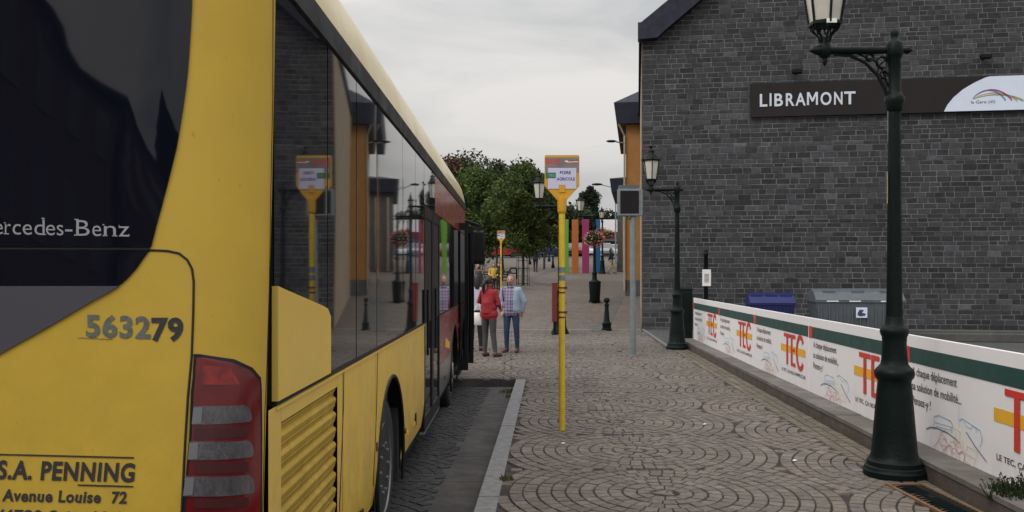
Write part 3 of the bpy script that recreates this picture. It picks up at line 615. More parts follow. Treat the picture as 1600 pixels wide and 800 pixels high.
# ------------------------------------------------------------------ bus stop signs
def bus_stop(loc, label):
    t = thing('bus_stop_sign', label, 'bus stop sign', loc, 0, 'yellow bus stop signs')
    mb = MB(); mb.tube([(0,0,-.02),(0,0,2.34)], .033, 16); mb.build('pole', M['polyellow'], t, smooth=True)
    mb = MB(); mb.lathe([(2.28,.038),(2.30,.046),(2.42,.050),(2.44,.050)], 14); mb.prism([(-.05,2.42),(.05,2.42),(.182,2.565),(-.182,2.565)], -.02, .02); mb.build('collar', M['signyellow'], t)
    mb = MB(); mb.prism([(-.182,2.563),(.182,2.563),(.182,2.875),(.172,2.89),(-.172,2.89),(-.182,2.875)], -.021, .021); mb.prism([(-.03,2.50),(.03,2.50),(.036,2.58),(-.036,2.58)], -.028, -.022); mb.build('plate', M['signyellow'], t)
    mb = MB(); mb.add([(-.176,-.023,2.71),(.176,-.023,2.71),(.176,-.023,2.865),(-.176,-.023,2.865)], [(0,1,2,3)]); mb.build('header', M['signgrey'], t)
    mb = MB(); put_text(mb, 'BUS', lambda a, b: (-.172+a, -.0245, 2.795+b), .155, .055, .015); put_text(mb, 'TEC', lambda a, b: (.065+a, -.0245, 2.805+b), .10, .035, .015)
    mb.build('header_text', M['bred'], t)
    mb = MB(); mb.add([(.03,-.0245,2.818),(.062,-.0245,2.818),(.062,-.0245,2.832),(.03,-.0245,2.832)], [(0,1,2,3)]); mb.add([(.05,-.026,2.812),(.17,-.026,2.815),(.17,-.026,2.823),(.05,-.026,2.820)], [(0,1,2,3)]); mb.build('header_line', M['white'], t)
    mb = MB(); mb.add([(-.148,-.0255,2.536),(.150,-.0255,2.536),(.150,-.0255,2.755),(-.148,-.0255,2.755)], [(0,1,2,3)]); mb.build('notice', M['paper'], t)
    mb = MB(); put_text(mb, 'FOIRE', lambda a, b: (-.022+a, -.027, 2.692+b), .115, .032, .02); put_text(mb, 'AGRICOLE', lambda a, b: (-.055+a, -.027, 2.625+b), .19, .032, .02); mb.build('notice_text', M['textblue'], t)
    mb = MB(); mb.add([(-.172,-.027,2.648),(-.065,-.027,2.648),(-.065,-.027,2.706),(-.172,-.027,2.706)], [(0,1,2,3)]); mb.build('green_sticker', M['green'], t)
    mb = MB(); put_text(mb, 'TEC', lambda a, b: (-.14+a, -.028, 2.664+b), .07, .026, .01); mb.build('sticker_text', mat('sticker_text', (.2,.45,.4)), t)
    return t
S0 = bus_stop((.525, 9.02, 0), 'yellow bus stop pole with a paper notice, standing on the near pavement')
for z0, z1, m, rr in ((1.655,1.715,'galv',.0345), (1.575,1.63,'galv',.0345), (1.492,1.505,'red',.037), (1.235,1.25,'red',.037), (1.44,1.455,'red',.035), (1.18,1.195,'red',.035)):
    mb = MB(); mb.tube([(0,0,z0),(0,0,z1)], rr, 16); mb.build('sleeve' if m == 'galv' else 'strap', M[m], S0, smooth=True)
mb = MB(); mb.box(.03,.055,-.03,-.01,1.485,1.51); mb.box(.03,.055,-.03,-.01,1.228,1.253); mb.build('clamp', M['red'], S0)
dup(S0, (PX(783,38), 38, G(38)), 0, 'small distant yellow bus stop sign behind the people')
# information screen on a grey pole
t = thing('departure_screen', 'grey framed departure screen on a slim grey metal pole', 'screen', (PX(989,17.1), 17.1, 0))
mb = MB(); mb.tube([(0,0,-.02),(0,0,2.78)], .058, 16); mb.lathe([(0,.075),(.012,.075),(.02,.06)], 14); mb.build('pole', M['galv'], t, smooth=True)
mb = MB(); mb.bbox(-.30,.14,-.10,.14,2.79,3.33,.012); mb.prism([(.14,2.80),(.175,2.80),(.175,3.32),(.14,3.32)], -.09, .12); mb.build('casing', M['galv'], t)
mb = MB(); mb.box(-.265,.105,-.108,-.101,2.835,3.285); mb.build('display', M['screen'], t)
mb = MB(); mb.box(-.28,.11,-.09,.10,3.335,3.40); mb.tube([(-.12,-.02,2.79),(-.12,-.02,2.74),(0,-.02,2.74)], .02, 6); mb.build('bracket', M['greybin'], t)

# ------------------------------------------------------------------ bollards, bins, cabinet, notice post
def bollard(loc, label):
    mb = MB(); mb.lathe([(0,.15),(.05,.15),(.06,.13),(.16,.125),(.18,.14),(.22,.14),(.24,.105),(.30,.085),(.62,.058),(.70,.055),(.72,.075),(.75,.075),(.77,.045),(.80,.04),(.82,.07),(.86,.09),(.90,.09),(.94,.06),(.95,.01)], 16)
    o = mb.build('bollard', M['iron'], org=(0,0,0), smooth=True); o.location = loc; WM[o] = Matrix.Translation(loc)
    return tag(o, label, 'bollard', 'ball topped iron bollards')
b0 = bollard((PX(948,24.7), 24.7, 0), 'black ball topped bollard at the edge of the plaza, beside the slim grey pole')
for px, Y, lb in ((828, 73, 'tiny distant black bollard left of the walking man in black'), (864, 66, 'distant black bollard just left of the yellow pole'), (858, 80, 'farthest black bollard near the dark parked car')):
    o = dup(b0, (PX(px,Y), Y, G(Y)), 0, lb)
t = thing('litter_bin', 'dark green litter bin leaning on the flower basket lamp post', 'bin', (PX(929.5,34.2), 34.2, G(34.2)))
mb = MB(); mb.lathe([(.08,.19),(.10,.20),(.80,.24),(.86,.25),(.88,.22),(.90,.15),(.93,.14),(.93,.02)], 16); mb.build('bin_body', M['iron'], t, smooth=True)
mb = MB(); mb.lathe([(0,.13),(.03,.13),(.08,.10)], 12); mb.build('foot', M['iron'], t)
t = thing('utility_cabinet', 'tall dark metal cabinet between lamp post and end of the white hoarding', 'cabinet', (4.03, 19.95, 0))
mb = MB(); mb.bbox(-.17,.17,0,.5,0,1.26,.01); mb.bbox(-.19,.19,-.02,.52,1.26,1.30,.008); mb.build('body', M['blacktrim'], t)
mb = MB(); mb.box(-.15,.15,-.008,-.001,.06,1.2); mb.tube([(.1,-.02,.6),(.1,-.02,.75)], .01, 6); mb.build('door', M['iron'], t)
t = thing('notice_post', 'short black post with a small white notice behind the hoarding', 'post', (PX(1103,20.3), 20.3, 0))
mb = MB(); mb.lathe([(0,.07),(.02,.07),(.04,.05),(2.06,.05),(2.08,.065),(2.12,.065),(2.15,.045),(2.19,.045),(2.21,.01)], 12); mb.build('post', M['iron'], t, smooth=True)
mb = MB(); mb.box(-.10,.10,-.075,-.06,1.35,1.74); mb.build('notice', M['white'], t)
mb = MB()
for k in range(7): mb.box(-.055,.055,-.079,-.076,1.44+k*.03,1.455+k*.03)
mb.build('notice_print', M['signgrey'], t)
# bins behind the hoarding
def bin_(name, loc, w, d, h, m, label):
    t = thing(name, label, 'bin', loc, R(-8))
    mb = MB(); b0 = .86; vs = []
    mb.grid([[(-w/2*b, -d/2*b, z), (w/2*b, -d/2*b, z), (w/2*b, d/2*b, z), (-w/2*b, d/2*b, z), (-w/2*b, -d/2*b, z)] for z, b in ((.18,.86),(h*.78,1.0))])
    mb.box(-w/2-.03, w/2+.03, -d/2-.03, d/2+.03, h*.78, h*.82)
    for k in range(11): x = -w/2*.88 + w*.88*k/10; mb.box(x-.012, x+.012, -d/2-.012, -d/2+.03, .3, h*.77)
    mb.build('body', m, t)
    mb = MB(); mb.prism([(-d/2-.04,h*.82),(-d/2*.55,h*.97),(0,h*1.03),(d/2*.55,h*.97),(d/2+.04,h*.82)], -w/2-.02, w/2+.02, 'x')
    for k in range(3): x = -w/3 + w/3*k; mb.box(x-.14, x+.14, -d/2*.62, -d/2*.5, h*.955, h*.995)
    mb.build('lid', m, t)
    for sx in (-1,1):
        mb = MB(); mb.lathe([(-.03,.09),(.03,.09)], 12, (sx*w*.36,-d*.3,.09), 'x'); mb.build('wheel', M['rubber'], t)
    return t
bin_('waste_container', (PX(1203,21.3), 21.3, 0), 1.05, .8, 1.13, M['bluebin'], 'blue lidded waste container showing above the hoarding by the stone wall')
g = bin_('waste_container', (PX(1335,20.4)+.0, 20.4, 0), 1.95, 1.05, 1.25, M['greybin'], 'large grey waste container with a white sticker behind the hoarding')
mb = MB(); mb.add([(-.10,-.556,.62),(.15,-.556,.62),(.15,-.556,.86),(-.10,-.556,.86)], [(0,1,2,3)]); mb.add([(.62,-.556,.55),(.80,-.556,.55),(.80,-.556,.68),(.62,-.556,.68)], [(0,1,2,3)]); mb.build('sticker', M['signwhite'], g)
mb = MB(); mb.add([(-.07,-.559,.68),(0,-.559,.65),(.10,-.559,.67),(.12,-.559,.71),(.03,-.559,.74),(.08,-.559,.80),(-.02,-.559,.81),(-.06,-.559,.74)], [tuple(range(8))]); mb.build('sticker_print', M['textblue'], g)
mb = MB()
for x in (-.75, -.25, .45): mb.box(x, x+.26, -.565, -.545, .99, 1.015); 
mb.build('handle', M['white'], g)
for k, (x, y, w, lb) in enumerate(((10.6, 20.6, 3.4, 'long grey stone slab lying on the yard behind the hoarding, nearer one'), (11.2, 21.6, 3.2, 'long grey stone slab lying at the foot of the gable, farther one'))):
    mb = MB(); mb.bbox(-w/2, w/2, -.16, .16, 0, .20, .02); o = mb.build('stone_slab', M['plinth'], org=(0,0,0)); o.location = (x, y, .012); o.rotation_euler = (0,0,R(-9)); WM[o] = Matrix(); tag(o, lb, 'stone slab')

# drain grate by the near lamp
t = thing('drain_grate', 'rusty framed drain grate at the foot of the ledge', 'drain grate', (3.10, 6.15, 0), R(2))
mb = MB(); X0, X1, Y0, Y1 = -.17, .13, -1.3, .55
mb.box(X0,X0+.028,Y0,Y1,-.01,.012); mb.box(X1-.028,X1,Y0,Y1,-.01,.012); mb.box(X0+.03,X1-.03,Y1-.03,Y1,-.01,.011); mb.box(X0+.03,X1-.03,Y0,Y0+.03,-.01,.011); mb.build('frame', M['rust'], t)
mb = MB(); y = Y0+.05
while y < Y1-.05: mb.tube([(X0+.03,y,.003),(X0+.10,y+.03,.006),(X1-.10,y+.03,.006),(X1-.03,y,.003)], .008, 5); y += .05
mb.build('bars', M['iron'], t)
mb = MB(); mb.box(X0+.03,X1-.03,Y0+.03,Y1-.03,-.012,-.004); mb.build('pit', M['seam'], t)

# ------------------------------------------------------------------ foliage helpers
def leafquad(mb, p, s, rnd, col):
    d = Vector((rnd.gauss(0,1), rnd.gauss(0,1), rnd.gauss(0,1)+.4)).normalized(); a = d.orthogonal().normalized(); a.rotate(Matrix.Rotation(rnd.random()*6.28, 3, d)); b = d.cross(a)
    mb.cur = col; s1 = s*rnd.uniform(.6,1.2); p = Vector(p)
    mb.add([p-a*s1, p+b*s1*.5, p+a*s1, p-b*s1*.5], [(0,1,2,3)])
def tree(name, loc, H, crown, base, col, label, n, ls, rnd_seed, trunk_r=.12, group=None, cage=False, tint=None):
    rnd = random.Random(rnd_seed); t = thing(name, label, 'tree', loc, 0, group)
    z0 = base; mb = MB(); top = H*.9
    mb.tube([(0,0,-.1),(.02,.01,z0*.5),(0,.02,z0),(.05,0,(z0+top)/2),(0,0,top)], [trunk_r*1.25,trunk_r,trunk_r*.9,trunk_r*.55,trunk_r*.1], 8)
    clumps = []
    for i in range(crown[2]):
        u = (i+.5)/crown[2]; zz = z0 + (H-z0)*u; rad = crown[0]*math.sin(math.pi*min(1,(u*crown[1]+ (1-crown[1])*.5)*1.0))**.7 if crown[1] < 1 else crown[0]*(1-u)**.75*min(1, u*6+.35)
        a = i*2.4 + rnd.random(); r = rad*rnd.uniform(.25,1.1); c = (r*math.cos(a), r*math.sin(a), zz + rnd.uniform(-.04,.04)*H); clumps.append((c, crown[3]*rnd.uniform(.6,1.15)))
        zs = max(z0*.8, zz - r*.8 - .1*H); mb.tube([(0,0,zs),(c[0]*.5,c[1]*.5,(zs+c[2])/2),(c[0],c[1],c[2])], [trunk_r*.35,trunk_r*.2,trunk_r*.06], 5)
    mb.build('trunk', M['bark'], t)
    mb = MB(); per = n//len(clumps)
    for (c, r) in clumps:
        tone = rnd.uniform(.6,1.35); cc = tint if (tint and rnd.random() < .2) else col
        for k in range(per):
            d = Vector((rnd.gauss(0,1), rnd.gauss(0,1), rnd.gauss(0,.75))).normalized()*r*rnd.random()**.45*(1+.25*mnoise.noise((c[0]+k*.01, c[1], c[2])))
            v = tone*rnd.uniform(.65,1.4); leafquad(mb, (c[0]+d.x, c[1]+d.y, c[2]+d.z), ls, rnd, (cc[0]*v, cc[1]*v, cc[2]*v))
    mb.build('crown', M['leaf'], t)
    if cage:
        mb = MB()
        for k in range(8):
            a = k*math.pi/4; mb.tube([(.34*math.cos(a),.34*math.sin(a),0),(.3*math.cos(a),.3*math.sin(a),1.9)], .018, 4)
        for z in (.1,.5,.9,1.3,1.7,1.9): mb.tube([(.33*math.cos(k*.52),.33*math.sin(k*.52),z) for k in range(12)], .014, 4, closed=True)
        mb.build('tree_guard', M['iron'], t)
    return t
tree('young_tree', (PX(817,45.2), 45.2, G(45.2)), 6.0, (1.6, .9, 46, .6), 1.9, (.068,.098,.024), 'slender pale green young tree inside a metal tree guard', 15000, .10, 21, .07, None, True)
tree('young_tree', (PX(748,48), 48, G(48)), 6.0, (1.9, .9, 46, .74), 1.9, (.062,.095,.024), 'pale green young tree behind the open door of the bus', 15000, .11, 22, .08, None, True)
tree('young_tree', (PX(776,66), 66, G(66)), 5.8, (1.7, 1.0, 30, .8), 1.9, (.048,.072,.022), 'young tree rising behind the small distant bus stop sign', 9000, .14, 25, .08)
tree('young_tree', (PX(850,64), 64, G(64)), 6.3, (1.6, 1.0, 30, .75), 1.9, (.048,.072,.022), 'young tree to the right of the caged tree, beside the bus stop sign', 9000, .14, 26, .08)
for i, (px, Y, top, rad, col, lb, tint) in enumerate((
    (712, 112, 229, 6.2, (.040,.055,.020), 'tall broad dark tree on the far left with reddish leaves on its right', (.085,.035,.028)),
    (745, 118, 262, 5.0, (.050,.042,.026), 'dark reddish tree between the two tallest far trees', (.075,.035,.028)),
    (806, 114, 237, 5.4, (.034,.045,.019), 'tall dark tree rising behind the caged young tree', None),
    (778, 122, 252, 5.0, (.032,.042,.019), 'round dark tree just left of the tallest middle tree', None),
    (838, 108, 268, 4.4, (.035,.050,.019), 'dark tree hidden partly by the near bus stop sign', None),
    (660, 122, 250, 6.0, (.035,.05,.02), 'broad dark tree mostly hidden behind the bus', None),
    (880, 122, 305, 4.6, (.030,.045,.020), 'low dark tree above the green pillar', None),
    (905, 135, 318, 5.0, (.026,.04,.02), 'low dark tree above the orange and magenta pillars', None),
    (945, 140, 318, 5.0, (.024,.036,.019), 'low dark tree left of the white and red building', None),
    (735, 104, 322, 4.0, (.028,.042,.017), 'dark bushy tree low behind the young trees, near the red car', None),
    (790, 106, 330, 4.0, (.026,.040,.017), 'dark bushy tree low behind the caged young tree', None),
    (560, 118, 262, 6.0, (.032,.048,.02), 'broad dark tree fully behind the bus, second to the left', None),
    (470, 122, 270, 6.0, (.036,.050,.02), 'broad tree fully behind the bus, third to the left', None),
    (350, 118, 280, 6.0, (.030,.046,.02), 'broad dark tree fully behind the bus, farthest left', None),
    (690, 108, 300, 4.4, (.036,.052,.02), 'bushy tree beyond the front of the bus roof', None),
    (765, 112, 290, 4.6, (.038,.054,.02), 'bushy mid green tree between the two young trees', None),
    (825, 104, 300, 4.0, (.036,.052,.019), 'bushy mid green tree right of the caged young tree', None),
    (866, 112, 300, 4.2, (.030,.046,.019), 'dark bushy tree just right of the near yellow pole', None),
    (850, 110, 322, 4.0, (.026,.040,.017), 'dark bushy tree low behind the near yellow pole', None))):
    H = PZ(top, Y) - G(Y) - 2.3
    tree('broadleaf_tree', (PX(px,Y), Y, G(Y)), H, (rad*.9, .75, 44, rad*.36), H*.16, tuple(c*1.1 for c in col), lb, 13000, .30, 40+i, .3, 'far trees beyond the car park', tint=tint)
tree('conifer_tree', (PX(922,132), 132, 3.7), PZ(297,132)-3.7, (3.2, 1.0, 40, 1.0), 1.5, (.022,.036,.02), 'dark pointed conifer above the lamp with the flower basket', 9000, .26, 77, .25)

# flower basket on lamp
def flower_basket(loc, label, seed):
    rnd = random.Random(seed); t = thing('flower_basket', label, 'flower basket', loc, 0, 'hanging flower baskets')
    mb = MB(); mb.lathe([(-.30,.05),(-.26,.2),(-.1,.33),(0,.36),(.02,.34)], 14); mb.build('basket', M['iron'], t)
    mb = MB()
    for k in range(1500):
        d = Vector((rnd.gauss(0,1), rnd.gauss(0,1), rnd.gauss(0,.7))).normalized()*rnd.uniform(.6,1)*.48; v = rnd.uniform(.5,1.4); leafquad(mb, (d.x, d.y, d.z*.75), .05, rnd, (.035*v,.07*v,.02*v))
    mb.build('leaves', M['leaf'], t)
    mb = MB()
    for k in range(260):
        d = Vector((rnd.gauss(0,1), rnd.gauss(0,1), rnd.gauss(0,.8))).normalized()*.53; c = rnd.choice(((.5,.04,.08),(.55,.2,.25),(.6,.5,.45),(.45,.03,.12),(.6,.35,.15)))
        for q in range(3): leafquad(mb, (d.x+rnd.uniform(-.03,.03), d.y+rnd.uniform(-.03,.03), d.z*.8+rnd.uniform(-.03,.03)), .038, rnd, c)
    mb.build('flowers', M['petal'], t); t.scale = (.8,.8,.8); return t
fb = flower_basket((PX(928,34.5), 34.45, PZ(374,34.5)), 'round basket of pink and white flowers on the lamp post by the litter bin', 3)
dup(fb, (PX(951,56), 56, PZ(366,56)), .8, 'farther basket of dark pink flowers hung near the walking woman')
dup(fb, (PX(941,57), 57.2, PZ(363,57)), 1.9, 'farther basket of dark pink flowers hung on the lamp beside the blue pillar')
# weeds
def weed(loc, label, n, s, seed, r, grass=False):
    rnd = random.Random(seed); mb = MB()
    for k in range(n):
        a = rnd.random()*6.28; q = r*rnd.random()**.6; x, y = q*math.cos(a), q*math.sin(a); h = s*rnd.uniform(.3,1)*(1.2-q/r*.7); v = rnd.uniform(.6,1.4); mb.cur = (.028*v,.040*v,.014*v) if not grass else (.075*v,.08*v,.03*v)
        dx, dy = rnd.uniform(-.5,.5)*h, rnd.uniform(-.5,.5)*h; w = .006
        mb.add([(x-w,y,0),(x+w,y,0),(x+dx+w*.4,y+dy,h),(x+dx-w*.4,y+dy,h)], [(0,1,2,3)])
        for e in range(0 if grass else 3): leafquad(mb, (x+dx*(e+1)/3, y+dy*(e+1)/3, h*(e+1)/3), .014, rnd, mb.cur)
    o = mb.build('weed', M['leaf'], org=(0,0,0)); o.location = loc; WM[o] = Matrix(); return tag(o, label, 'weed', 'weeds')
weed((3.50, 5.85, .10), 'dark leafy weed growing over the ledge by the drain grate', 420, .17, 1, .24)
weed((KX(12.6)-.08, 12.6, -.10), 'tuft of grass in the gutter at the far kerb corner', 60, .08, 2, .14, True)
weed((KX(11.9)-.05, 12.1, -.10), 'small grass tuft along the gutter near the kerb corner', 30, .06, 4, .08, True)
weed((KX(6.9)+.17, 6.85, .0), 'small grass tuft on the near kerb stone joint', 60, .05, 5, .06, True)
weed((14.2, 21.8, .01), 'dark shrub like weed at the foot of the gable by the picture edge', 250, .5, 6, .3)

for k, (px, py, lb) in enumerate(((1101,664,'tiny white paper scrap on the setts in the middle of the pavement'), (1242,721,'small pale flattened scrap on the setts left of the big lamp post'), (880,694,'tiny white scrap on the setts just below the yellow pole'))):
    Y = CAMH*F/(py-HY); mb = MB(); mb.add([(-.02,-.012,.004),(.018,-.015,.009),(.022,.012,.006),(.004,.02,.012),(-.018,.010,.005)], [(0,1,2,3,4)]); mb.add([(-.02,-.012,.001),(.018,-.015,.006),(.022,.012,.003),(.004,.02,.009),(-.018,.010,.002)], [(4,3,2,1,0)])
    o = mb.build('paper_scrap', M['white'], org=(0,0,0)); o.location = (PX(px,Y), Y, .004); WM[o] = Matrix(); tag(o, lb, 'litter', 'litter on the pavement')
# ------------------------------------------------------------------ coloured pillars, building beyond, street light, bike hoop
for px0, px1, c, nm in ((878.5,888.5,(.12,.30,.025),'green'), (893.8,904,(.38,.11,.02),'orange'), (910,920.5,(.28,.022,.11),'magenta'), (928,938,(.012,.09,.24),'blue')):
    Y = 58; x0 = PX(px0,Y); x1 = PX(px1,Y); mb = MB(); mb.bbox(-(x1-x0)/2, (x1-x0)/2, 0, .25, -.05, PZ(343,Y)-G(Y), .02)
    o = mb.build('pillar', mat('pillar_'+nm, c, .5, var=.08, scale=2), org=(0,0,0)); o.location = ((x0+x1)/2, Y, G(Y)); WM[o] = Matrix(); tag(o, 'tall flat %s painted pillar in the row on the plaza' % nm, 'pillar', 'coloured pillars on the plaza')
hb = thing('low_building', 'distant low building with a white front and red canopy', 'building', (PX(960,118), 118, 3.7))
mb = MB(); mb.box(-2.0, 9, 0, 8, 0, PZ(343,118)-3.7); mb.build('wall', M['white'], hb)
mb = MB(); mb.box(-2.1, 9.1, -1.0, 0, 2.7, 3.6); mb.build('canopy', M['red'], hb)
mb = MB(); mb.box(-1.5, 8, -.02, 0, .3, 2.4); mb.build('window', M['busglass'], hb)
sl_ = thing('road_light', 'distant street light with a long arm above the plaza, left of the departure screen', 'street light', (PX(962,74), 74, G(74)))
mb = MB(); mb.tube([(0,0,0),(0,0,PZ(298,74)-G(74)),(-.25,0,PZ(293,74)-G(74)),(-1.2,0,PZ(289,74)-G(74))], [.08,.05,.04,.04], 8); mb.build('pole', M['galv'], sl_)
mb = MB(); mb.ball((-1.6,0,PZ(288,74)-G(74)), .5, 10, (1,.35,.22)); mb.build('lamp_head', M['iron'], sl_, smooth=True)
bh = thing('bicycle_hoop', 'black metal hoop rack on the plaza beside the caged tree', 'bicycle rack', (PX(802,51), 51, G(51)))
mb = MB(); mb.tube([(-.2,0,0),(-.2,0,.55),(-.14,0,.66),(.14,0,.66),(.2,0,.55),(.2,0,0)], .05, 8); mb.tube([(-.2,0,.35),(.2,0,.35)], .035, 6); mb.build('hoop', M['iron'], bh)
# houses behind the camera, mirrored in the rear glass of the bus
def house(loc, w, d, h, rh, label, m, seed):
    t = thing('brick_house', label, 'house', loc, 0, 'houses across the street behind the bus')
    mb = MB(); mb.box(-d, 0, 0, w, -.15, h); mb.build('wall', m, t)
    mb = MB(); mb.prism([(-d-.3,h),(.3,h),(-d/2,h+rh)], -.1, w+.1); mb.build('roof', M['slate'], t)
    n = int(w/2.4)
    for fl_ in range(int(h/3)):
        for k in range(n):
            y = (k+.5)*w/n; mb = MB(); mb.box(-.05,.02,y-.5,y+.5,fl_*3+.9,fl_*3+2.5); win = mb.build('window', M['busglass'], t)
            mb = MB(); mb.box(-.02,.06,y-.6,y+.6,fl_*3+.8,fl_*3+.89); mb.box(-.02,.03,y-.6,y-.5,fl_*3+.9,fl_*3+2.55); mb.box(-.02,.03,y+.5,y+.6,fl_*3+.9,fl_*3+2.55); mb.build('window_frame', M['tan'], win)
brk = mat('house_brick', (.17,.085,.065), .85, var=.2, scale=5); brk2 = mat('house_render', (.2,.15,.11), .85, var=.15)
house((-12, -44, -.15), 17, 9, 12.4, 3, 'long brown brick house row behind the camera, farther one', brk, 1)
house((-12.2, -26.5, -.15), 18, 9, 12, 3, 'long brick house behind the camera, nearer the bus', brk2, 2)
house((-9, -62, -.15), 9, 9, 15.0, 7, 'tall brick house with steep roof closing the street', brk, 3)

# ------------------------------------------------------------------ the bus
BR = R(-.3); SX = -.83; BC = Vector((-2.1, 8.4, -.12)); BW = 2.55; YE = 13.95
bus = thing('city_bus', 'long yellow city bus seen from its rear corner, dark windows and front door open', 'bus', (0,0,0))
rot = Matrix.Rotation(BR, 4, 'Z'); wl_ = rot @ BC; bus.location = wl_; bus.rotation_euler = (0,0,BR)
WM[bus] = Matrix.Translation(wl_) @ rot
BI = Matrix.Translation(-BC)
def bb(mb, name, m, parent=bus, smooth=False, angle=40):   # verts given in the bus frame
    mb.v = [(p[0]-BC.x, p[1]-BC.y, p[2]-BC.z) for p in mb.v]; return mb.build(name, m, parent, smooth=smooth, angle=angle)
def lerp_tab(tab, z):
    if z <= tab[0][0]: return tab[0][1]
    for (a, b), (c, d) in zip(tab[:-1], tab[1:]):
        if z <= c: return b + (d-b)*(z-a)/(c-a)
    return tab[-1][1]
RT = [(.2,2.79),(.9,2.81),(1.4,2.86),(1.9,2.905),(2.4,2.94),(2.8,2.96)]
CA, CB = .34, .21
def rear_y(d, z):
    r = lerp_tab(RT, z); dd = min(d, BW-d); dd = max(0, dd)
    y = r - (CB*math.sqrt(max(0, 1-((CA-dd)/CA)**2)) if dd < CA else CB)
    return y - .03*math.sin(math.pi*min(1, max(0, (d-CA)/(BW-2*CA))))
def rsurf(d, z, off=0):
    e = .003; y = rear_y(d, z); 
    d1 = max(0, d-e); d2 = min(BW, d+e); g = (rear_y(d2, z)-rear_y(d1, z))/(d2-d1)
    n = Vector((-g*1.0, -1, 0)); n = Vector((-g, -1, 0)).normalized()      # d grows towards -x
    return Vector((SX - d, y, z)) + Vector((-n.x, n.y, 0))*0 + Vector((-g*-1*-1, -1, 0)).normalized()*0 + nrm(g)*off
def nrm(g): return Vector((-g, -1, 0)).normalized() if False else Vector((-( g), -1.0, 0)).normalized()
def nrm(g):
    # surface y = f(d), x = SX-d : tangent = (-1, g); outward normal = (-g', ...) pointing to -y and, at the corner (g<0), to +x
    return Vector((-g, -1.0, 0)).normalized()
def ray(px, py):
    d = rot.inverted() @ Vector(((px-800)/F, 1, 0)); return d.x/d.y, (HY-py)/F/d.y
def rp(px, py):
    kx, kz = ray(px, py); lo, hi = 2.2, 3.2       # march along the ray
    Yp = 2.2; f0 = None
    n = 400
    for i in range(n+1):
        Y = 2.2 + 1.0*i/n; d = SX - kx*Y; f = Y - rear_y(min(max(d,0),BW), CAMH + kz*Y)
        if f >= 0 and d >= 0: break
    return (SX - kx*Y, CAMH + kz*Y)
def rside(px, py):
    kx, kz = ray(px, py); Y = SX/kx; return (Y, CAMH + kz*Y)
# rear shell
ds = [CA*(1-math.cos(a*math.pi/2/26)) for a in range(27)]; dl = ds + [CA + (BW-2*CA)*k/30 for k in range(1,30)] + [BW-d for d in reversed(ds)]
mb = MB(); zs = [.20,.35,.6,.9,1.1,1.3,1.5,1.7,1.95,2.2,2.5,2.78]
mb.grid([[rsurf(d, z) for d in dl] for z in zs]); bb(mb, 'rear_shell', M['yellow_shaded'], smooth=True)
# roof
RP = [(0,2.76),(.005,2.82),(.018,2.90),(.045,2.99),(.085,3.065),(.14,3.12),(.24,3.155),(.5,3.18),(1.275,3.20)]; RPF = RP + [(BW-d, z) for d, z in reversed(RP[:-1])]
mb = MB(); rows = []
es = [0,.01,.03,.07,.12,.2,.3,.42]
for e in es: rows.append([(SX-d, rear_y(d,2.78)+e, 2.76+(z-2.76)*math.sqrt(max(0,1-(1-e/.42)**2))) for d, z in RPF])
for y in (4,5,6,8,10,12,YE-.42): rows.append([(SX-d, y, z) for d, z in RPF])
for e in reversed(es): rows.append([(SX-d, YE-e, 2.76+(z-2.76)*math.sqrt(max(0,1-(1-e/.42)**2))) for d, z in RPF])
mb.grid(rows); bb(mb, 'roof', M['yellow_skylit'], smooth=True)
mb = MB(); mb.box(SX-1.9, SX-.7, 7.0, 9.6, 3.1, 3.23); mb.box(SX-1.8, SX-.8, 11.0, 12.2, 3.1, 3.22); bb(mb, 'roof_hatch', M['yellow_skylit'])
# rear window, panels
gl = [rp(*p) for p in ((302,-60),(301,0),(298,60),(294,120),(287,170),(278,225),(266,275),(252,330),(237,383))]
gl = sorted(gl, key=lambda p: p[1]); gtab = [(z, d) for d, z in gl]
def patch(name, z0, z1, fR, fL, m, off, nz=14, nd=24, smooth=True):
    mb = MB(); rows = []
    for i in range(nz+1):
        z = z0 + (z1-z0)*i/nz; a, b = fR(z), fL(z); rows.append([rsurf(a+(b-a)*k/nd, z, off) for k in range(nd+1)])
    mb.grid(rows); top = rows
    rim = [top[0][:], [rsurf(fR(z0)+(fL(z0)-fR(z0))*k/nd, z0, 0) for k in range(nd+1)]]; mb.grid(rim)
    mb.grid([[r[0] for r in rows], [rsurf(fR(z0+(z1-z0)*i/nz), z0+(z1-z0)*i/nz, 0) for i in range(nz+1)]])
    mb.grid([rows[-1], [rsurf(fR(z1)+(fL(z1)-fR(z1))*k/nd, z1, 0) for k in range(nd+1)]])
    return bb(mb, name, m, smooth=smooth, angle=30)
zg = rp(237,388)[1]
patch('rear_window', zg+.004, 2.62, lambda z: lerp_tab(gtab, z), lambda z: BW - lerp_tab(gtab, z), M['rearglass'], .006)
patch('rear_gap', zg-.012, zg+.012, lambda z: lerp_tab(gtab, zg)+.004, lambda z: BW - lerp_tab(gtab, zg)-.004, M['seam'], .002, 2)
lw = [rp(*p) for p in ((234,392),(226,402),(214,420),(196,440),(174,455),(150,466))]; lw = sorted(lw, key=lambda p: p[1]); ltab = [(z, d) for d, z in lw]
patch('rear_lower_panel', ltab[0][0], zg-.004, lambda z: lerp_tab(ltab, z), lambda z: BW - lerp_tab(ltab, z), M['rearglass'], .005, 10)
ga = [rp(150,467), rp(0,553), rp(-60,587)]; gt = sorted([(z, d) for d, z in ga])
def gR(z): return lerp_tab(gt, z)
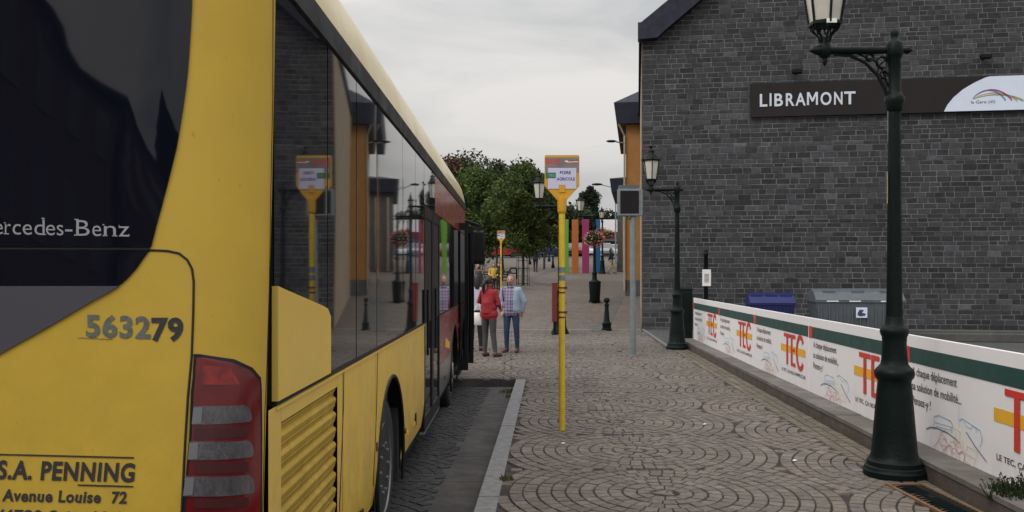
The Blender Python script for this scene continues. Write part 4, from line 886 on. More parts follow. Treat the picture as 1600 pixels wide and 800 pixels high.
patch('rear_grey_panel', gt[0][0], rp(85,447)[1], lambda z: lerp_tab(sorted([(rp(p,q)[1], rp(p,q)[0]) for p,q in ((196,441),(174,456),(150,468),(75,512),(0,554),(-60,588))]), z), lambda z: BW - lerp_tab(sorted([(rp(p,q)[1], rp(p,q)[0]) for p,q in ((196,441),(174,456),(150,468),(75,512),(0,554),(-60,588))]), z), M['greypanel'], .007, 12)
# hatch seams
def seam(pts, r=.0035, side=False, name='panel_seam', m='seam', par=bus):
    mb = MB()
    if side: P = [Vector((SX+.001, *rside(*p))) for p in pts]
    else: P = [rsurf(*rp(*p), .0005) for p in pts]
    mb.tube(P, r, 6); bb(mb, name, M[m], par)
seam([(235,391),(262,392),(280,396),(293,406),(300,420),(303,440),(302,490),(300,555),(294,620),(289,700),(284,800),(280,860)], .004)
seam([(427,0),(428,150),(428,300),(425,445),(421,560),(416,640),(412,738),(410,820)], .0018)
# tail light
tl_r = [(302,556),(345,558),(372,566),(392,580),(403,594)]
def lightpatch(name, rowsL, rowsR, m, off, par=bus):
    mb = MB(); rows = []
    L_ = [rp(*p) for p in rowsL]; R_ = [rp(*p) for p in rowsR]; n = 10
    for (a, b) in zip(L_, R_): rows.append([rsurf(a[0]+(b[0]-a[0])*k/n, a[1]+(b[1]-a[1])*k/n, off) for k in range(n+1)])
    mb.grid(rows)
    mb.grid([rows[0], [rsurf(L_[0][0]+(R_[0][0]-L_[0][0])*k/n, L_[0][1]+(R_[0][1]-L_[0][1])*k/n, 0) for k in range(n+1)]])
    mb.grid([[r[0] for r in rows], [rsurf(*q, 0) for q in L_]]); mb.grid([[r[-1] for r in rows], [rsurf(*q, 0) for q in R_]])
    return bb(mb, name, m, par, smooth=True, angle=35)
tl = lightpatch('tail_light', [(303,553),(303,560),(302,572),(301,590),(299,610),(296,680),(291,740),(286,800),(283,840)], [(312,553),(366,561),(393,574),(406,590),(407,610),(408,680),(408,740),(407,800),(405,840)], M['blacktrim'], .006)
lightpatch('red_lens', [(307,558),(307,564),(306,574),(305,592),(303,612),(300,680),(295,740),(290,800),(287,838)], [(318,558),(362,566),(388,578),(401,594),(402,612),(403,680),(403,740),(402,800),(400,838)], M['lensred'], .012, tl)
for a in ([(303,633),(302,640),(301,655),(300,662)], [(297,688),(296,696),(295,710),(294,717)], [(291,742),(290,750),(289,766),(287,773)]):
    x = {633:(378,386,389,386), 688:(384,390,392,388), 742:(385,391,393,390)}[a[0][1]]; ys_ = [a[0][1]-1, a[1][1]-2, a[2][1]-2, a[3][1]-4]
    lightpatch('clear_lens', a, [(xx, yy) for xx, yy in zip(x, ys_)], M['lensclear'], .017, tl)
for a, b in (((303,635),(300,661)), ((297,690),(294,716)), ((291,744),(287,772))):
    lightpatch('lens_end', [a, b], [(a[0]+13, a[1]), (b[0]+14, b[1]-1)], mat('lens_pale', (.13,.13,.145), .3, coat=.5), .0185, tl)
for y0, y1 in ((667,684), (722,738), (778,792)):
    lightpatch('dark_lens', [(305,y0),(304,y1)], [(385,y0-2),(385,y1-3)], M['lensdark'], .0145, tl)
lightpatch('fog_lens', [(318,570),(316,600)], [(360,574),(372,600)], mat('lens_bright_red', (.20,.006,.006), .2, var=.5, scale=25, coat=.3), .0135, tl)
# lettering on the rear
def rtext(name, s, px0, px1, ybase0, ybase1, h, m, bold=.01, shear=0, spacing=1, ex=None):
    mb = MB(); w = px1-px0
    def fn(a, b): return rsurf(*rp(px0+a, ybase0+(ybase1-ybase0)*a/w - b), .0022)
    put_text(mb, s, fn, w, h, bold, shear, spacing)
    if ex: ex(mb, fn)
    bb(mb, name, m)
def serifs(mb, fn):
    pass
def rtext_serif(name, m):
    # letters placed one by one with slab serifs
    mb = MB(); letters = [('M',-66,-38),('e',-34,-21),('r',-18,-9),('c',-6,7),('e',10,24),('r',12+0,23)]
    full = 'Mercedes-Benz'; x = {0:(-34,-9),1:(-6,7),2:(10,19),3:(22,35),4:(38,52),5:(56,72),6:(74,88),7:(91,101),8:(104,115),9:(121,142),10:(146,160),11:(164,183),12:(187,204)}
    def fn(a, b): return rsurf(*rp(a, 366+4.0*a/205 - b), .0072)
    for i, ch in enumerate(full):
        x0, x1 = x[i]; vs, fs = text2d(ch, -.003)
        mb.add([fn(x0+u*(x1-x0), v*26) for u, v in vs], fs)
        def bar(a, b, y, t=1.7): mb.add([fn(a, y), fn(b, y), fn(b, y+t), fn(a, y+t)], [(0,1,2,3)])
        if ch == 'r': bar(x0-2, x0+6, 0); bar(x0-2, x0+1, 17)
        if ch == 'M': bar(x0-2, x0+6, 0); bar(x1-6, x1+2, 0); bar(x0-2, x0+3, 24)
        if ch == 'd': bar(x1-2, x1+2, 0); bar(x1-5, x1, 25)
        if ch == 'B': bar(x0-3, x0+4, 0); bar(x0-3, x0+4, 24.3)
        if ch == 'n': bar(x0-2, x0+6, 0); bar(x1-6, x1+2, 0); bar(x0-2, x0+1, 17)
        if ch == 'z': bar(x0, x0+1.6, 14, 4); bar(x1-1.6, x1, 0, 4)
    bb(mb, name, m)
rtext_serif('brand_lettering', M['chrome'])
rtext('fleet_number', '5632', 135, 236, 525, 528, 34, M['letter2'], .036, 0, 1.08)
rtext('fleet_number', '79', 237, 287, 531, 531, 35, M['letter'], .042, 0, 1.08)
rtext('operator_name', 'S.A. PENNING', -4, 210, 747, 752, 29, M['letter'], .036, .10, 1.1)
rtext('operator_address', 'Avenue Louise  72', 4, 198, 782, 786, 18.5, M['letter'], .034, .12, 1.1)
rtext('operator_address', '/4780 Saint-Vith', -4, 196, 812, 816, 17, M['letter'], .034, .12, 1.1)
for pts in ([(-10,709.5),(210,715)], [(122,757.5),(209,760)]):
    mb = MB(); n = 8; (ax, ay), (bx_, by) = pts
    mb.grid([[rsurf(*rp(ax+(bx_-ax)*k/n, ay+(by-ay)*k/n+o), .0022) for k in range(n+1)] for o in (-1.3, 1.3)]); bb(mb, 'name_rule', M['letter'])
mb = MB(); n = 16; mb.grid([[rsurf(*rp(122+55*k/n, 527.5+3*k/n+(.7*math.sin(k*2))+o), .0020) for k in range(n+1)] for o in (-.5,.5)]); bb(mb, 'scratch', M['letter2'])
# side: lower body with wheel arches
AX1, AX2, AR, AZ = 5.70, 11.45, .585, .375; ZB, ZW = .265, 1.19
def zlow(y):
    for a in (AX1, AX2):
        if abs(y-a) < AR: return max(ZB, AZ + math.sqrt(AR*AR-(y-a)**2))
    return ZB
def side_strip(name, y0, y1, m, z1=ZW, z0f=zlow, x=SX, ret=True):
    mb = MB(); n = max(4, int((y1-y0)/.05)); ysl = [y0+(y1-y0)*i/n for i in range(n+1)]
    for a in (AX1, AX2): ysl = [y for y in ysl if abs(y-a) > AR+.002] + [y for y in [a+AR*math.cos(t*math.pi/60) for t in range(61)] + [a-AR-.0015, a+AR+.0015] if y0 <= y <= y1]
    ysl = sorted(set(ysl))
    # outward bulge of the panel, slightly tucked in at the skirt
    def P(y, u):
        z = z0f(y) + (z1-z0f(y))*u; tuck = -.035*max(0, (.55-z)/.3)**2 if z < .55 else 0; return (x+tuck, y, z)
    us = [0,.12,.25,.4,.6,.8,1]
    mb.grid([[P(y,u) for u in us] for y in ysl])
    if ret:
        m2 = MB(); m2.grid([[(P(y,0)[0]-.001, y, P(y,0)[2]+.001) for y in ysl], [(x-.07, y, P(y,0)[2]+.001) for y in ysl]])
    o = bb(mb, name, m, smooth=True, angle=50)
    if ret: bb(m2, 'panel_return', M['blacktrim'], o, smooth=True)
g = .004
side_strip('side_panel', 4.09+g, 5.06-g, M['yellow']); side_strip('side_panel', 5.06+g, 7.72, M['yellow'])
# grille panel
side_strip('side_panel', 2.865, 3.02, M['yellow']); side_strip('side_panel', 3.97, 4.09-g, M['yellow']); side_strip('side_panel', 3.022, 3.968, M['yellow'], ZW, lambda y: 1.125, ret=False)
side_strip('side_panel', 3.022, 3.968, M['yellow'], .455, lambda y: ZB)
mb = MB(); rows = []; z = .462; pit = .0695
prof = []
while z < 1.12:
    for f, dx in ((0,-.018),(.22,-.013),(.30,-.009),(.36,-.010),(.60,-.005),(.74,-.004),(.86,-.010),(.93,-.018)): prof.append((min(z+f*pit,1.12), dx))
    z += pit
mb.grid([[(SX+dx, y, zz) for zz, dx in prof] for y in (3.024, 3.962)]); bb(mb, 'engine_grille', M['grille'], smooth=True, angle=25)
mb = MB(); mb.box(SX-.06, SX-.035, 3.0, 3.98, .44, 1.13); bb(mb, 'grille_backing', M['seam'])
# front part in red and grey
def redlow(y): return max(.60 + .06*math.sin((y-9)*1.0), zlow(y)) 
side_strip('side_panel_red', 9.28, 12.2, M['busred'], ZW, lambda y: max(.66, zlow(y)), ret=True)
mb = MB(); side_strip('side_panel_grey', 9.28, AX2-AR+.02, M['busgrey'], .656, zlow); side_strip('side_panel_grey', AX2+AR-.02, 12.2, M['yellow'], .656, zlow)
mb = MB(); mb.add([(SX+.004, 9.9,.80),(SX+.004,10.6,.72),(SX+.004,10.6,.80),(SX+.004,10.0,.90)], [(0,1,2,3)]); bb(mb, 'livery_stripe', M['byel'])
side_strip('side_panel_yellow', 13.42, YE-.02, M['yellow'])
# belt rail seam and trims
mb = MB(); mb.box(SX-.02, SX+.004, 2.95, 7.72, ZW+.002, ZW+.018); mb.box(SX-.02, SX+.004, 9.3, 12.2, ZW+.002, ZW+.018); bb(mb, 'belt_seam', M['seam'])
mb = MB(); mb.box(SX-.01, SX+.007, 2.95, 7.72, ZW-.012, ZW-.002); bb(mb, 'belt_trim', M['yellow'])
# rear quarter yellow panel above belt
q = [rside(*p) for p in ((427.5,447),(445,454),(500,477.5),(508,482),(513,494),(513,582))] ; q += [(q[-1][0], ZW+.02), (2.94, ZW+.02)]
q[0] = (2.94, q[0][1])
mb = MB(); q = q[:5] + q[6:]; mb.add([(SX+.012, y, z) for y, z in q] + [(SX-.01, y, z) for y, z in q], [tuple(range(len(q)))] + [(i, (i+1) % len(q), len(q)+(i+1) % len(q), len(q)+i) for i in range(len(q))]); bb(mb, 'quarter_panel', M['yellow'])
# side glazing: separate panes, each a hair out of true
rw = random.Random(9)
def pane(y0, y1, z0, z1, name='side_window', m='busglass', dx=0):
    mb = MB(); n = 12; k = 8; bul = .0007; ta, tb = rw.uniform(-.0015,.0015), rw.uniform(-.0015,.0015)
    mb.grid([[(SX-.002+dx + bul*math.sin(math.pi*i/n)*math.sin(math.pi*j/k) + ta*(i/n-.5) + tb*(j/k-.5), y0+.005+(y1-y0-.01)*i/n, z0+(z1-z0)*j/k) for j in range(k+1)] for i in range(n+1)])
    bb(mb, name, M[m], smooth=True)
ygl = [2.935, 3.77, 4.45, 5.10, 6.25, 7.05, 7.72]
for a, b in zip(ygl[:-1], ygl[1:]): pane(a, b, ZW+.02, 2.66)
pane(7.72, 8.75, 2.28, 2.66); pane(9.28, 10.9, ZW+.02, 2.26); pane(10.9, 12.2, ZW+.02, 2.26)
mb = MB(); mb.box(SX-.03, SX-.002, 8.76, YE-.1, 2.27, 2.66); bb(mb, 'red_fascia', M['busred'])
mb = MB(); mb.box(SX-.03, SX-.008, 2.95, 12.25, ZW+.0, 2.70); bb(mb, 'window_backing', M['seam'])
mb = MB(); mb.box(SX-.03, SX+.010, 2.97, YE-.15, 2.66, 2.762); bb(mb, 'gutter_rail', M['blacktrim'])
# mid door, closed, two leaves
for y0, y1 in ((7.74,8.49), (8.51,9.26)):
    mb = MB(); x = SX-.012
    for a in ((y0,y1,.22,.34),(y0,y1,2.16,2.25),(y0,y0+.07,.34,2.16),(y1-.07,y1,.34,2.16)): mb.box(x-.03, x+.012, *a)
    mb.tube([(x+.03,y0+.1,.9),(x+.03,y0+.1,1.5)], .012, 6)
    dr = bb(mb, 'door', M['blacktrim']); mb = MB(); mb.box(x-.02, x+.002, y0+.07, y1-.07, .34, 2.16); bb(mb, 'door_glass', M['busglass'], dr)
mb = MB(); mb.box(SX-.05, SX-.003, 7.74, 9.26, .19, .215); bb(mb, 'door_sill', M['rim'])
mb = MB(); mb.box(SX-.3, SX-.06, 7.73, 9.28, .2, 2.3); bb(mb, 'door_well', M['seam'])
# front door leaves standing open
for k, (y, xa, xb) in enumerate(((12.45, SX-.12, SX+.125), (13.45, SX-.10, SX+.155))):
    mb = MB(); a, b = (.24, 2.38); mb.box(xa, xa+.05, y, y+.06, a, b); mb.box(xb-.05, xb, y, y+.06, a, b); mb.box(xa, xb, y+.002, y+.058, a, a+.16); mb.box(xa, xb, y+.002, y+.058, b-.1, b); mb.tube([(xb+.0,y-.03,.8),(xb+.0,y-.03,1.8)], .014, 6)
    dr = bb(mb, 'open_door', M['blacktrim']); mb = MB(); mb.box(xa+.05, xb-.05, y+.02, y+.04, a+.16, b-.1); bb(mb, 'door_glass', M['busglass'], dr)
mb = MB(); mb.box(SX-.6, SX-.10, 12.2, 13.42, -.0+.22, 2.27); bb(mb, 'entrance', M['seam'])
mb = MB(); mb.box(SX-.1, SX+.02, 12.2, 13.42, .20, .25); bb(mb, 'door_sill', M['blacktrim'])
# mirror
mb = MB(); mb.tube([(SX-.2,13.9,2.50),(SX-.02,14.25,2.52),(SX+.18,14.4,2.46),(SX+.20,14.4,2.3)], .03, 8); bb(mb, 'mirror_arm', M['blacktrim'])
mb = MB(); mb.bbox(SX+.03, SX+.30, 14.32, 14.5, 1.80, 2.36, .04); mr_ = bb(mb, 'mirror', M['blacktrim'], smooth=True); mb = MB(); mb.box(SX+.06, SX+.27, 14.31, 14.319, 1.86, 2.32); bb(mb, 'mirror_glass', M['blacktrim'], mr_)
# reflectors, fittings
for y, z, s_ in ((5.09,.62,.03), (6.42,.47,.022), (6.55,.43,.018), (9.9,.45,.025), (7.0,.42,.02), (12.35,.9,.03)):
    mb = MB(); mb.bbox(SX-.03, SX+.004, y-s_*.8, y+s_*.8, z-s_*.9, z+s_*.9, .003); bb(mb, 'side_reflector', M['red'] if s_ > .021 else M['byel'])
for y, z in ((7.05,.45), (4.6,.33)):
    mb = MB(); mb.box(SX-.005, SX+.006, y-.03, y+.03, z-.05, z+.05); bb(mb, 'flap', M['seam'])
# dark box added inside to stop light, floor, far side, front
mb = MB(); mb.box(SX-BW+.09, SX-.09, 3.3, YE-.25, .14, 2.75); bb(mb, 'light_stop_box', M['seam'])
mb = MB(); mb.box(SX-BW, SX-BW+.05, 2.95, YE-.1, ZB, 1.2); bb(mb, 'far_side_panel', M['yellow'])
mb = MB(); mb.box(SX-BW-.002, SX-BW+.05, 2.97, YE-.12, 1.21, 2.75); bb(mb, 'far_side_window', M['busglass'])
mb = MB(); mb.grid([[(SX-d, YE-.12+(.12 if .15 < d < BW-.15 else 0), z) for d in (0,.05,.15,.3,1.27,2.25,2.4,2.5,2.55)] for z in (ZB,.6,1.0)]); bb(mb, 'front_panel', M['yellow'], smooth=True)
mb = MB(); mb.grid([[(SX-d, YE-.12+(.12 if .15 < d < BW-.15 else 0), z) for d in (0,.05,.15,.3,1.27,2.25,2.4,2.5,2.55)] for z in (1.0,1.8,2.77)]); bb(mb, 'windscreen', M['busglass'], smooth=True)
# wheels
def wheel(x, y, side=1, dual=False):
    mb = MB(); w = .26; c = (x, y, -.12+.475)
    pr = [(-w,.30),(-w,.42),(-w+.02,.46),(-w+.05,.475),(-.05,.475),(-.02,.462),(-.004,.43),(0,.36),(-.01,.30)]
    mb.lathe([(h*side, r) for h, r in pr], 40, c, 'x'); wh = bb(mb, 'wheel', M['rubber'], smooth=True)
    mb = MB()
    pr = [(-.10,.02),(-.10,.20),(-.06,.24),(-.02,.285),(.0,.30),(-.015,.302)] if dual else [(.03,.02),(.03,.10),(-.01,.12),(-.03,.22),(-.05,.26),(-.0,.29),(.0,.30),(-.015,.302)]
    mb.lathe([(h*side, r) for h, r in pr], 32, c, 'x')
    for k in range(10):
        a = k*math.pi/5; mb.tube([(c[0]-.06*side, c[1]+.16*math.cos(a), c[2]+.16*math.sin(a)), (c[0]+.005*side, c[1]+.16*math.cos(a), c[2]+.16*math.sin(a))], .014, 6)
    bb(mb, 'rim', M['rim'], wh, smooth=True)
wheel(SX-.045, AX1, 1, True); wheel(SX-.045, AX2, 1); wheel(SX-BW+.045, AX1, -1, True); wheel(SX-BW+.045, AX2, -1)
for a in (AX1, AX2):     # arch liner and lip
    mb = MB(); A = [(a+AR*math.cos(t*math.pi/24), AZ+AR*math.sin(t*math.pi/24)) for t in range(-2,27)]
    mb.grid([[(SX-.02, y, z) for y, z in A], [(SX-.5, y, z) for y, z in A]]); mb.tube([(SX-.001, a+(AR+.004)*math.cos(t*math.pi/24), AZ+(AR+.004)*math.sin(t*math.pi/24)) for t in range(-3,28)], .014, 6); bb(mb, 'wheel_arch', M['blacktrim'], smooth=True)
    mb = MB(); mb.box(SX-.40, SX-.33, a-AR, a+AR, .0, 1.0); bb(mb, 'arch_liner', M['seam'])
mb = MB(); mb.box(SX-.22, SX-.03, AX1+.50, AX1+.55, .14, .75); bb(mb, 'mud_flap', M['rubber'])
# seams between the skirt panels
seam([(537,572),(536,640),(533,720),(530,800)], .003, True)
seam([(590,548),(588,640),(583,760)], .0025, True)

# ------------------------------------------------------------------ people
def figure(loc, rz, h, J, mats, label, vox=.009, group=None, hair=None, extras=None, belly=1.0, jacket=None, hem=.02):
    """J: joints in a 1.72 m figure facing -Y. mats: dict tag->material"""
    t = thing('person', label, 'person', loc, rz, group); s = h/1.72
    D = dict(pel=(0,0,.93), che=(0,0,1.28), nek=(0,.01,1.45), hed=(0,-.01,1.60), shL=(.165,0,1.375), shR=(-.165,0,1.375), elL=(.23,.03,1.10), elR=(-.23,.03,1.10), wrL=(.23,-.06,.86), wrR=(-.23,-.06,.86),
             hiL=(.09,0,.90), hiR=(-.09,0,.90), knL=(.10,-.02,.49), knR=(-.10,-.02,.49), anL=(.11,.02,.09), anR=(-.11,.02,.09), toL=(.14,-.15,.035), toR=(-.14,-.15,.035)); D.update(J)
    V = {k: Vector(v) for k, v in D.items()}; segs = []; mb = MB()
    def cap(a, b, r0, r1, tagn, flat=None, inm=True):
        a, b = Vector(a), Vector(b); d = b-a; L_ = max(d.length, 1e-4); n = 6; pts = []; rs = []
        for q in (-1,-.8,-.4): pts.append(a + d/L_*(q*r0)); rs.append(r0*math.sqrt(max(.0,1-q*q))+.0008)
        for i in range(n+1): pts.append(a+d*i/n); rs.append(r0+(r1-r0)*i/n)
        for q in (.4,.8,1): pts.append(b + d/L_*(q*r1)); rs.append(r1*math.sqrt(max(.0,1-q*q))+.0008)
        mb.tube(pts, rs, 12); segs.append((a, b, r0, r1, tagn))
    def torso(tagn, grow=0, z_cut=None):
        pel, che, nek = V['pel'], V['che'], V['nek']; ax = (V['shL']-V['shR']).normalized(); prof = [(-.10,.10,.08),(-.07,.15,.105),(0,.172,.125*belly),(.12,.165,.12*belly),(.22,.16,.125*belly),(.34,.172,.118),(.43,.178,.10),(.475,.13,.08),(.51,.06,.06)]
        rows = []; up = nek-pel; Lh = .52
        for (u, rx, ry) in prof:
            f = u/Lh; c = pel.lerp(che, min(1,max(0,f/.67))) if f < .67 else che.lerp(nek, (f-.67)/.33)
            if f < 0: c = pel + (pel-che).normalized()*(-u)
            dr = (che-pel).normalized() if f < .67 else (nek-che).normalized(); fr = ax.cross(dr).normalized(); axx = dr.cross(fr).normalized()
            rows.append([c + axx*(rx+grow)*math.cos(k*math.pi/10) + fr*(ry+grow)*math.sin(k*math.pi/10) for k in range(21)])
        mb.grid(rows); mb.add([p for p in rows[0][:-1]], [tuple(range(20))]); mb.add([p for p in rows[-1][:-1]], [tuple(range(20))])
        segs.append((pel, che.lerp(nek,.6), .17, .16, tagn)); segs.append((pel+Vector((.08,0,.1)), che+Vector((.09,0,0)), .1,.1,tagn)); segs.append((pel+Vector((-.08,0,.1)), che+Vector((-.09,0,0)), .1,.1,tagn))
    def head():
        c = V['hed']; n = 14; rows = []
        for i in range(n+1):
            th = math.pi*i/n; zz = .118*math.cos(th); q = math.sin(th); wj = 1 - .22*max(0,-math.cos(th))
            rows.append([c + Vector((.077*q*wj*math.cos(k*math.pi/8), .095*q*math.sin(k*math.pi/8) - .012*max(0,-math.cos(th)), zz)) for k in range(17)])
        mb.grid(rows); segs.append((c+Vector((0,0,-.04)), c+Vector((0,0,.04)), .09,.09,'skin'))
        cap(c+Vector((0,-.088,.01)), c+Vector((0,-.108,-.022)), .010, .015, 'skin'); 
        for sx in (-1,1): cap(c+Vector((.078*sx,.005,.015)), c+Vector((.078*sx,.003,-.02)), .014, .010, 'skin')
        for sx in (-1,1): cap(c+Vector((.029*sx,-.084,.012)), c+Vector((.035*sx,-.083,.012)), .009, .009, 'eye')
        cap(c+Vector((-.018,-.087,-.052)), c+Vector((.018,-.087,-.052)), .007, .007, 'lip')
    def arm(S, sl='top', fore='top'):
        a, b, c = V['sh'+S], V['el'+S], V['wr'+S]; cap(V['che'].lerp(a,.55)+Vector((0,0,.04)), a, .065, .06, sl); cap(a, b, .058, .046, sl); cap(b, b.lerp(c,.85), .045, .036, fore); cap(b.lerp(c,.8), c, .030, .025, 'skin')
        d = (c-b).normalized(); side = d.cross(Vector((1,0,0))).normalized() if abs(d.x) < .9 else Vector((0,1,0)); pm = c + d*.075
        nn = d.cross(side).normalized(); cap(c, pm, .026, .032, 'skin'); curl = nn*(-.02 if S == 'L' else .02)
        for k, (o, l) in enumerate(((-.024,.055),(-.008,.068),(.008,.064),(.024,.05))):
            m_ = pm + side*o + d*(l*.5+.01); cap(pm+side*o*.8, m_, .0085, .008, 'skin'); cap(m_, m_ + d*l*.4 + curl, .008, .0065, 'skin')
        cap(c+d*.03+side*-.02, c+d*.07+side*-.048, .010, .008, 'skin')
    def leg(S):
        a, b, c, e = V['hi'+S], V['kn'+S], V['an'+S], V['to'+S]; cap(a, b, .098, .064, 'leg'); cap(b, c.lerp(b,.08), .066, .048, 'leg'); cap(c+Vector((0,.03,-.03)), e, .047, .038, 'shoe'); cap(c, c+Vector((0,.01,-.04)), .045, .05, 'shoe')
    torso('top')
    if hem < -.05: cap(V['pel']+Vector((-.06,0,-.03)), V['pel']+Vector((.06,0,-.03)), .135, .135, 'top'); cap(V['pel']+Vector((-.06,0,.12)), V['pel']+Vector((.06,0,.12)), .13, .13, 'top')
    cap(V['nek']-Vector((0,0,.02)), V['hed']-Vector((0,-.015,.06)), .056, .052, 'skin'); head(); arm('L'); arm('R'); leg('L'); leg('R')
    cap(V['hiL'], V['hiR'], .12, .12, 'leg')
    def remesh(mb_, vx, sc):
        me = bpy.data.meshes.new('tmp'); me.from_pydata([tuple(Vector(p)) for p in mb_.v], [], mb_.f); o = bpy.data.objects.new('tmp', me); C.objects.link(o)
        m = o.modifiers.new('r', 'REMESH'); m.mode = 'VOXEL'; m.voxel_size = vx; m2 = o.modifiers.new('s', 'SMOOTH'); m2.factor = .5; m2.iterations = 3
        dg = bpy.context.evaluated_depsgraph_get(); r = bpy.data.meshes.new_from_object(o.evaluated_get(dg)); bpy.data.objects.remove(o); bpy.data.meshes.remove(me)
        for v in r.vertices: v.co *= sc
        return r
    def bmfix(mb_):
        me = bpy.data.meshes.new('x'); me.from_pydata([tuple(Vector(p)) for p in mb_.v], [], mb_.f); bm = bmesh.new(); bm.from_mesh(me); bmesh.ops.remove_doubles(bm, verts=bm.verts, dist=1e-5); bmesh.ops.recalc_face_normals(bm, faces=bm.faces)
        bm.verts.index_update(); out = MB(); out.v = [v.co[:] for v in bm.verts]; out.f = [tuple(v.index for v in f.verts) for f in bm.faces]; bm.free(); bpy.data.meshes.remove(me); return out
    r = remesh(bmfix(mb), vox, s); r.name = 'body'; tags = ['skin','top','leg','shoe','eye','lip']
    mats = dict(mats); mats.setdefault('eye', M['hair_dark']); mats.setdefault('lip', M['red']); mats.setdefault('skin', M['skin'])
    for k in tags: r.materials.append(mats[k])
    for p in r.polygons:
        c = p.center/s; best = 9; bt = 'top'
        for (a, b, r0, r1, tg) in segs:
            ab = b-a; u = max(0, min(1, (c-a).dot(ab)/max(ab.length_squared,1e-9))); dd = (c-a-ab*u).length/ (1) - (r0+(r1-r0)*u)
            if dd < best: best = dd; bt = tg
        if bt == 'leg' and c.z > V['pel'].z+hem and abs(V['knL'].z-.49) < .1: bt = 'top'
        if bt == 'top' and c.z < V['pel'].z+hem-.03 and (c.xy-V['pel'].xy).length < .16: bt = 'leg'
        p.material_index = tags.index(bt); p.use_smooth = True
    o = bpy.data.objects.new('body', r); C.objects.link(o); o.parent = t
    hc = V['hed']*s
    if hair:
        hb_ = MB(); n = 10; rows = []
        kind = hair[1]
        for i in range(n+1):
            th = math.pi*(.02+.62*i/n) if kind != 'short' else math.pi*(.02+.46*i/n); rows.append([])
            for k in range(25):
                a = math.pi*2*k/24; fx, fy = math.cos(a), math.sin(a); thk = th
                if fy < -.3: thk = min(th, math.pi*(.26 if kind != 'short' else .22))
                rr = Vector((.086*math.sin(thk)*fx, .106*math.sin(thk)*fy+.008, .128*math.cos(thk)+.004))*(1+.03*mnoise.noise((fx*4,fy*4,i*.7)))
                rows[-1].append((Vector(V['hed'])+rr)*s)
        hb_.grid(rows)
        if kind == 'tail':
            c = Vector(V['hed']); hb_.tube([(c+Vector(p))*s for p in ((0,.10,.03),(.02,.15,.0),(.035,.17,-.08),(.05,.15,-.18),(.06,.13,-.26))], [.03*s,.042*s,.045*s,.035*s,.01*s], 10)
        if kind == 'long':
            c = Vector(V['hed']); hb_.tube([(c+Vector(p))*s for p in ((0,.05,.05),(0,.075,-.08),(0,.08,-.2))], [.07*s,.08*s,.05*s], 10)
        hb_.build('hair', hair[0], t, smooth=True)
    if jacket:
        mb = MB(); segs = []; torso('j', .028)
        for S in 'LR': a, b, c = V['sh'+S], V['el'+S], V['wr'+S]; cap(V['che'].lerp(a,.55)+Vector((0,0,.03)), a, .078, .070, 'j'); cap(a, b, .076, .066, 'j'); cap(b, b.lerp(c,.9), .064, .052, 'j')
        cap(V['pel']+Vector((.12,.03,-.02)), V['che']+Vector((.12,.02,0)), .085,.09,'j'); cap(V['pel']+Vector((-.12,.03,-.02)), V['che']+Vector((-.12,.02,0)), .085,.09,'j')
        j = remesh(bmfix(mb), vox, s); bm = bmesh.new(); bm.from_mesh(j)      # open front showing the shirt
        kill = [f for f in bm.faces if f.calc_center_median().y/s < -.045 and abs(f.calc_center_median().x/s + jacket[1]) < jacket[2] and f.calc_center_median().z/s < 1.44 ]
        kill += [f for f in bm.faces if f.calc_center_median().z/s > 1.445 or f.calc_center_median().z/s < .865 and abs(f.normal.z) > .8]
        bmesh.ops.delete(bm, geom=list(set(kill)), context='FACES'); 
        for f in bm.faces: f.smooth = True
        bm.to_mesh(j); bm.free(); j.materials.append(jacket[0]); o = bpy.data.objects.new('jacket', j); C.objects.link(o); o.parent = t
        cl = MB(); c = V['nek']*s; cl.tube([c+Vector((.10*s*math.cos(a*.5-1.0+.5), .07*s*math.sin(a*.5-.5)+.01, -.015*s)) for a in range(0,9)], .022*s, 6); cl.build('collar', jacket[0], t, smooth=True)
    if extras: extras(t, V, s)
    return t
def gl2(px, py, Yg=None): x, y = gp(px, py); return (x, y, G(y))
# man in light jacket, facing the woman and camera
def man_ex(t, V, s):
    pass
figure(gl2(799,550.5), R(-14), 1.63, dict(elL=(.27,.06,1.12), wrL=(.22,.10,.88), elR=(-.25,.05,1.11), wrR=(-.20,-.06,.90), knL=(.12,-.01,.49), knR=(-.10,-.03,.49), anL=(.13,.02,.09), anR=(-.11,.02,.09), hed=(-.01,-.02,1.595)),
       dict(top=M['plaid'], leg=M['jeans'], shoe=M['shoe']), 'elderly man in pale blue jacket, checked shirt and jeans, facing the camera', .008, hair=(M['hair_grey'],'short'), belly=1.2, hem=-.09, jacket=(M['jacket'], .06, .135))
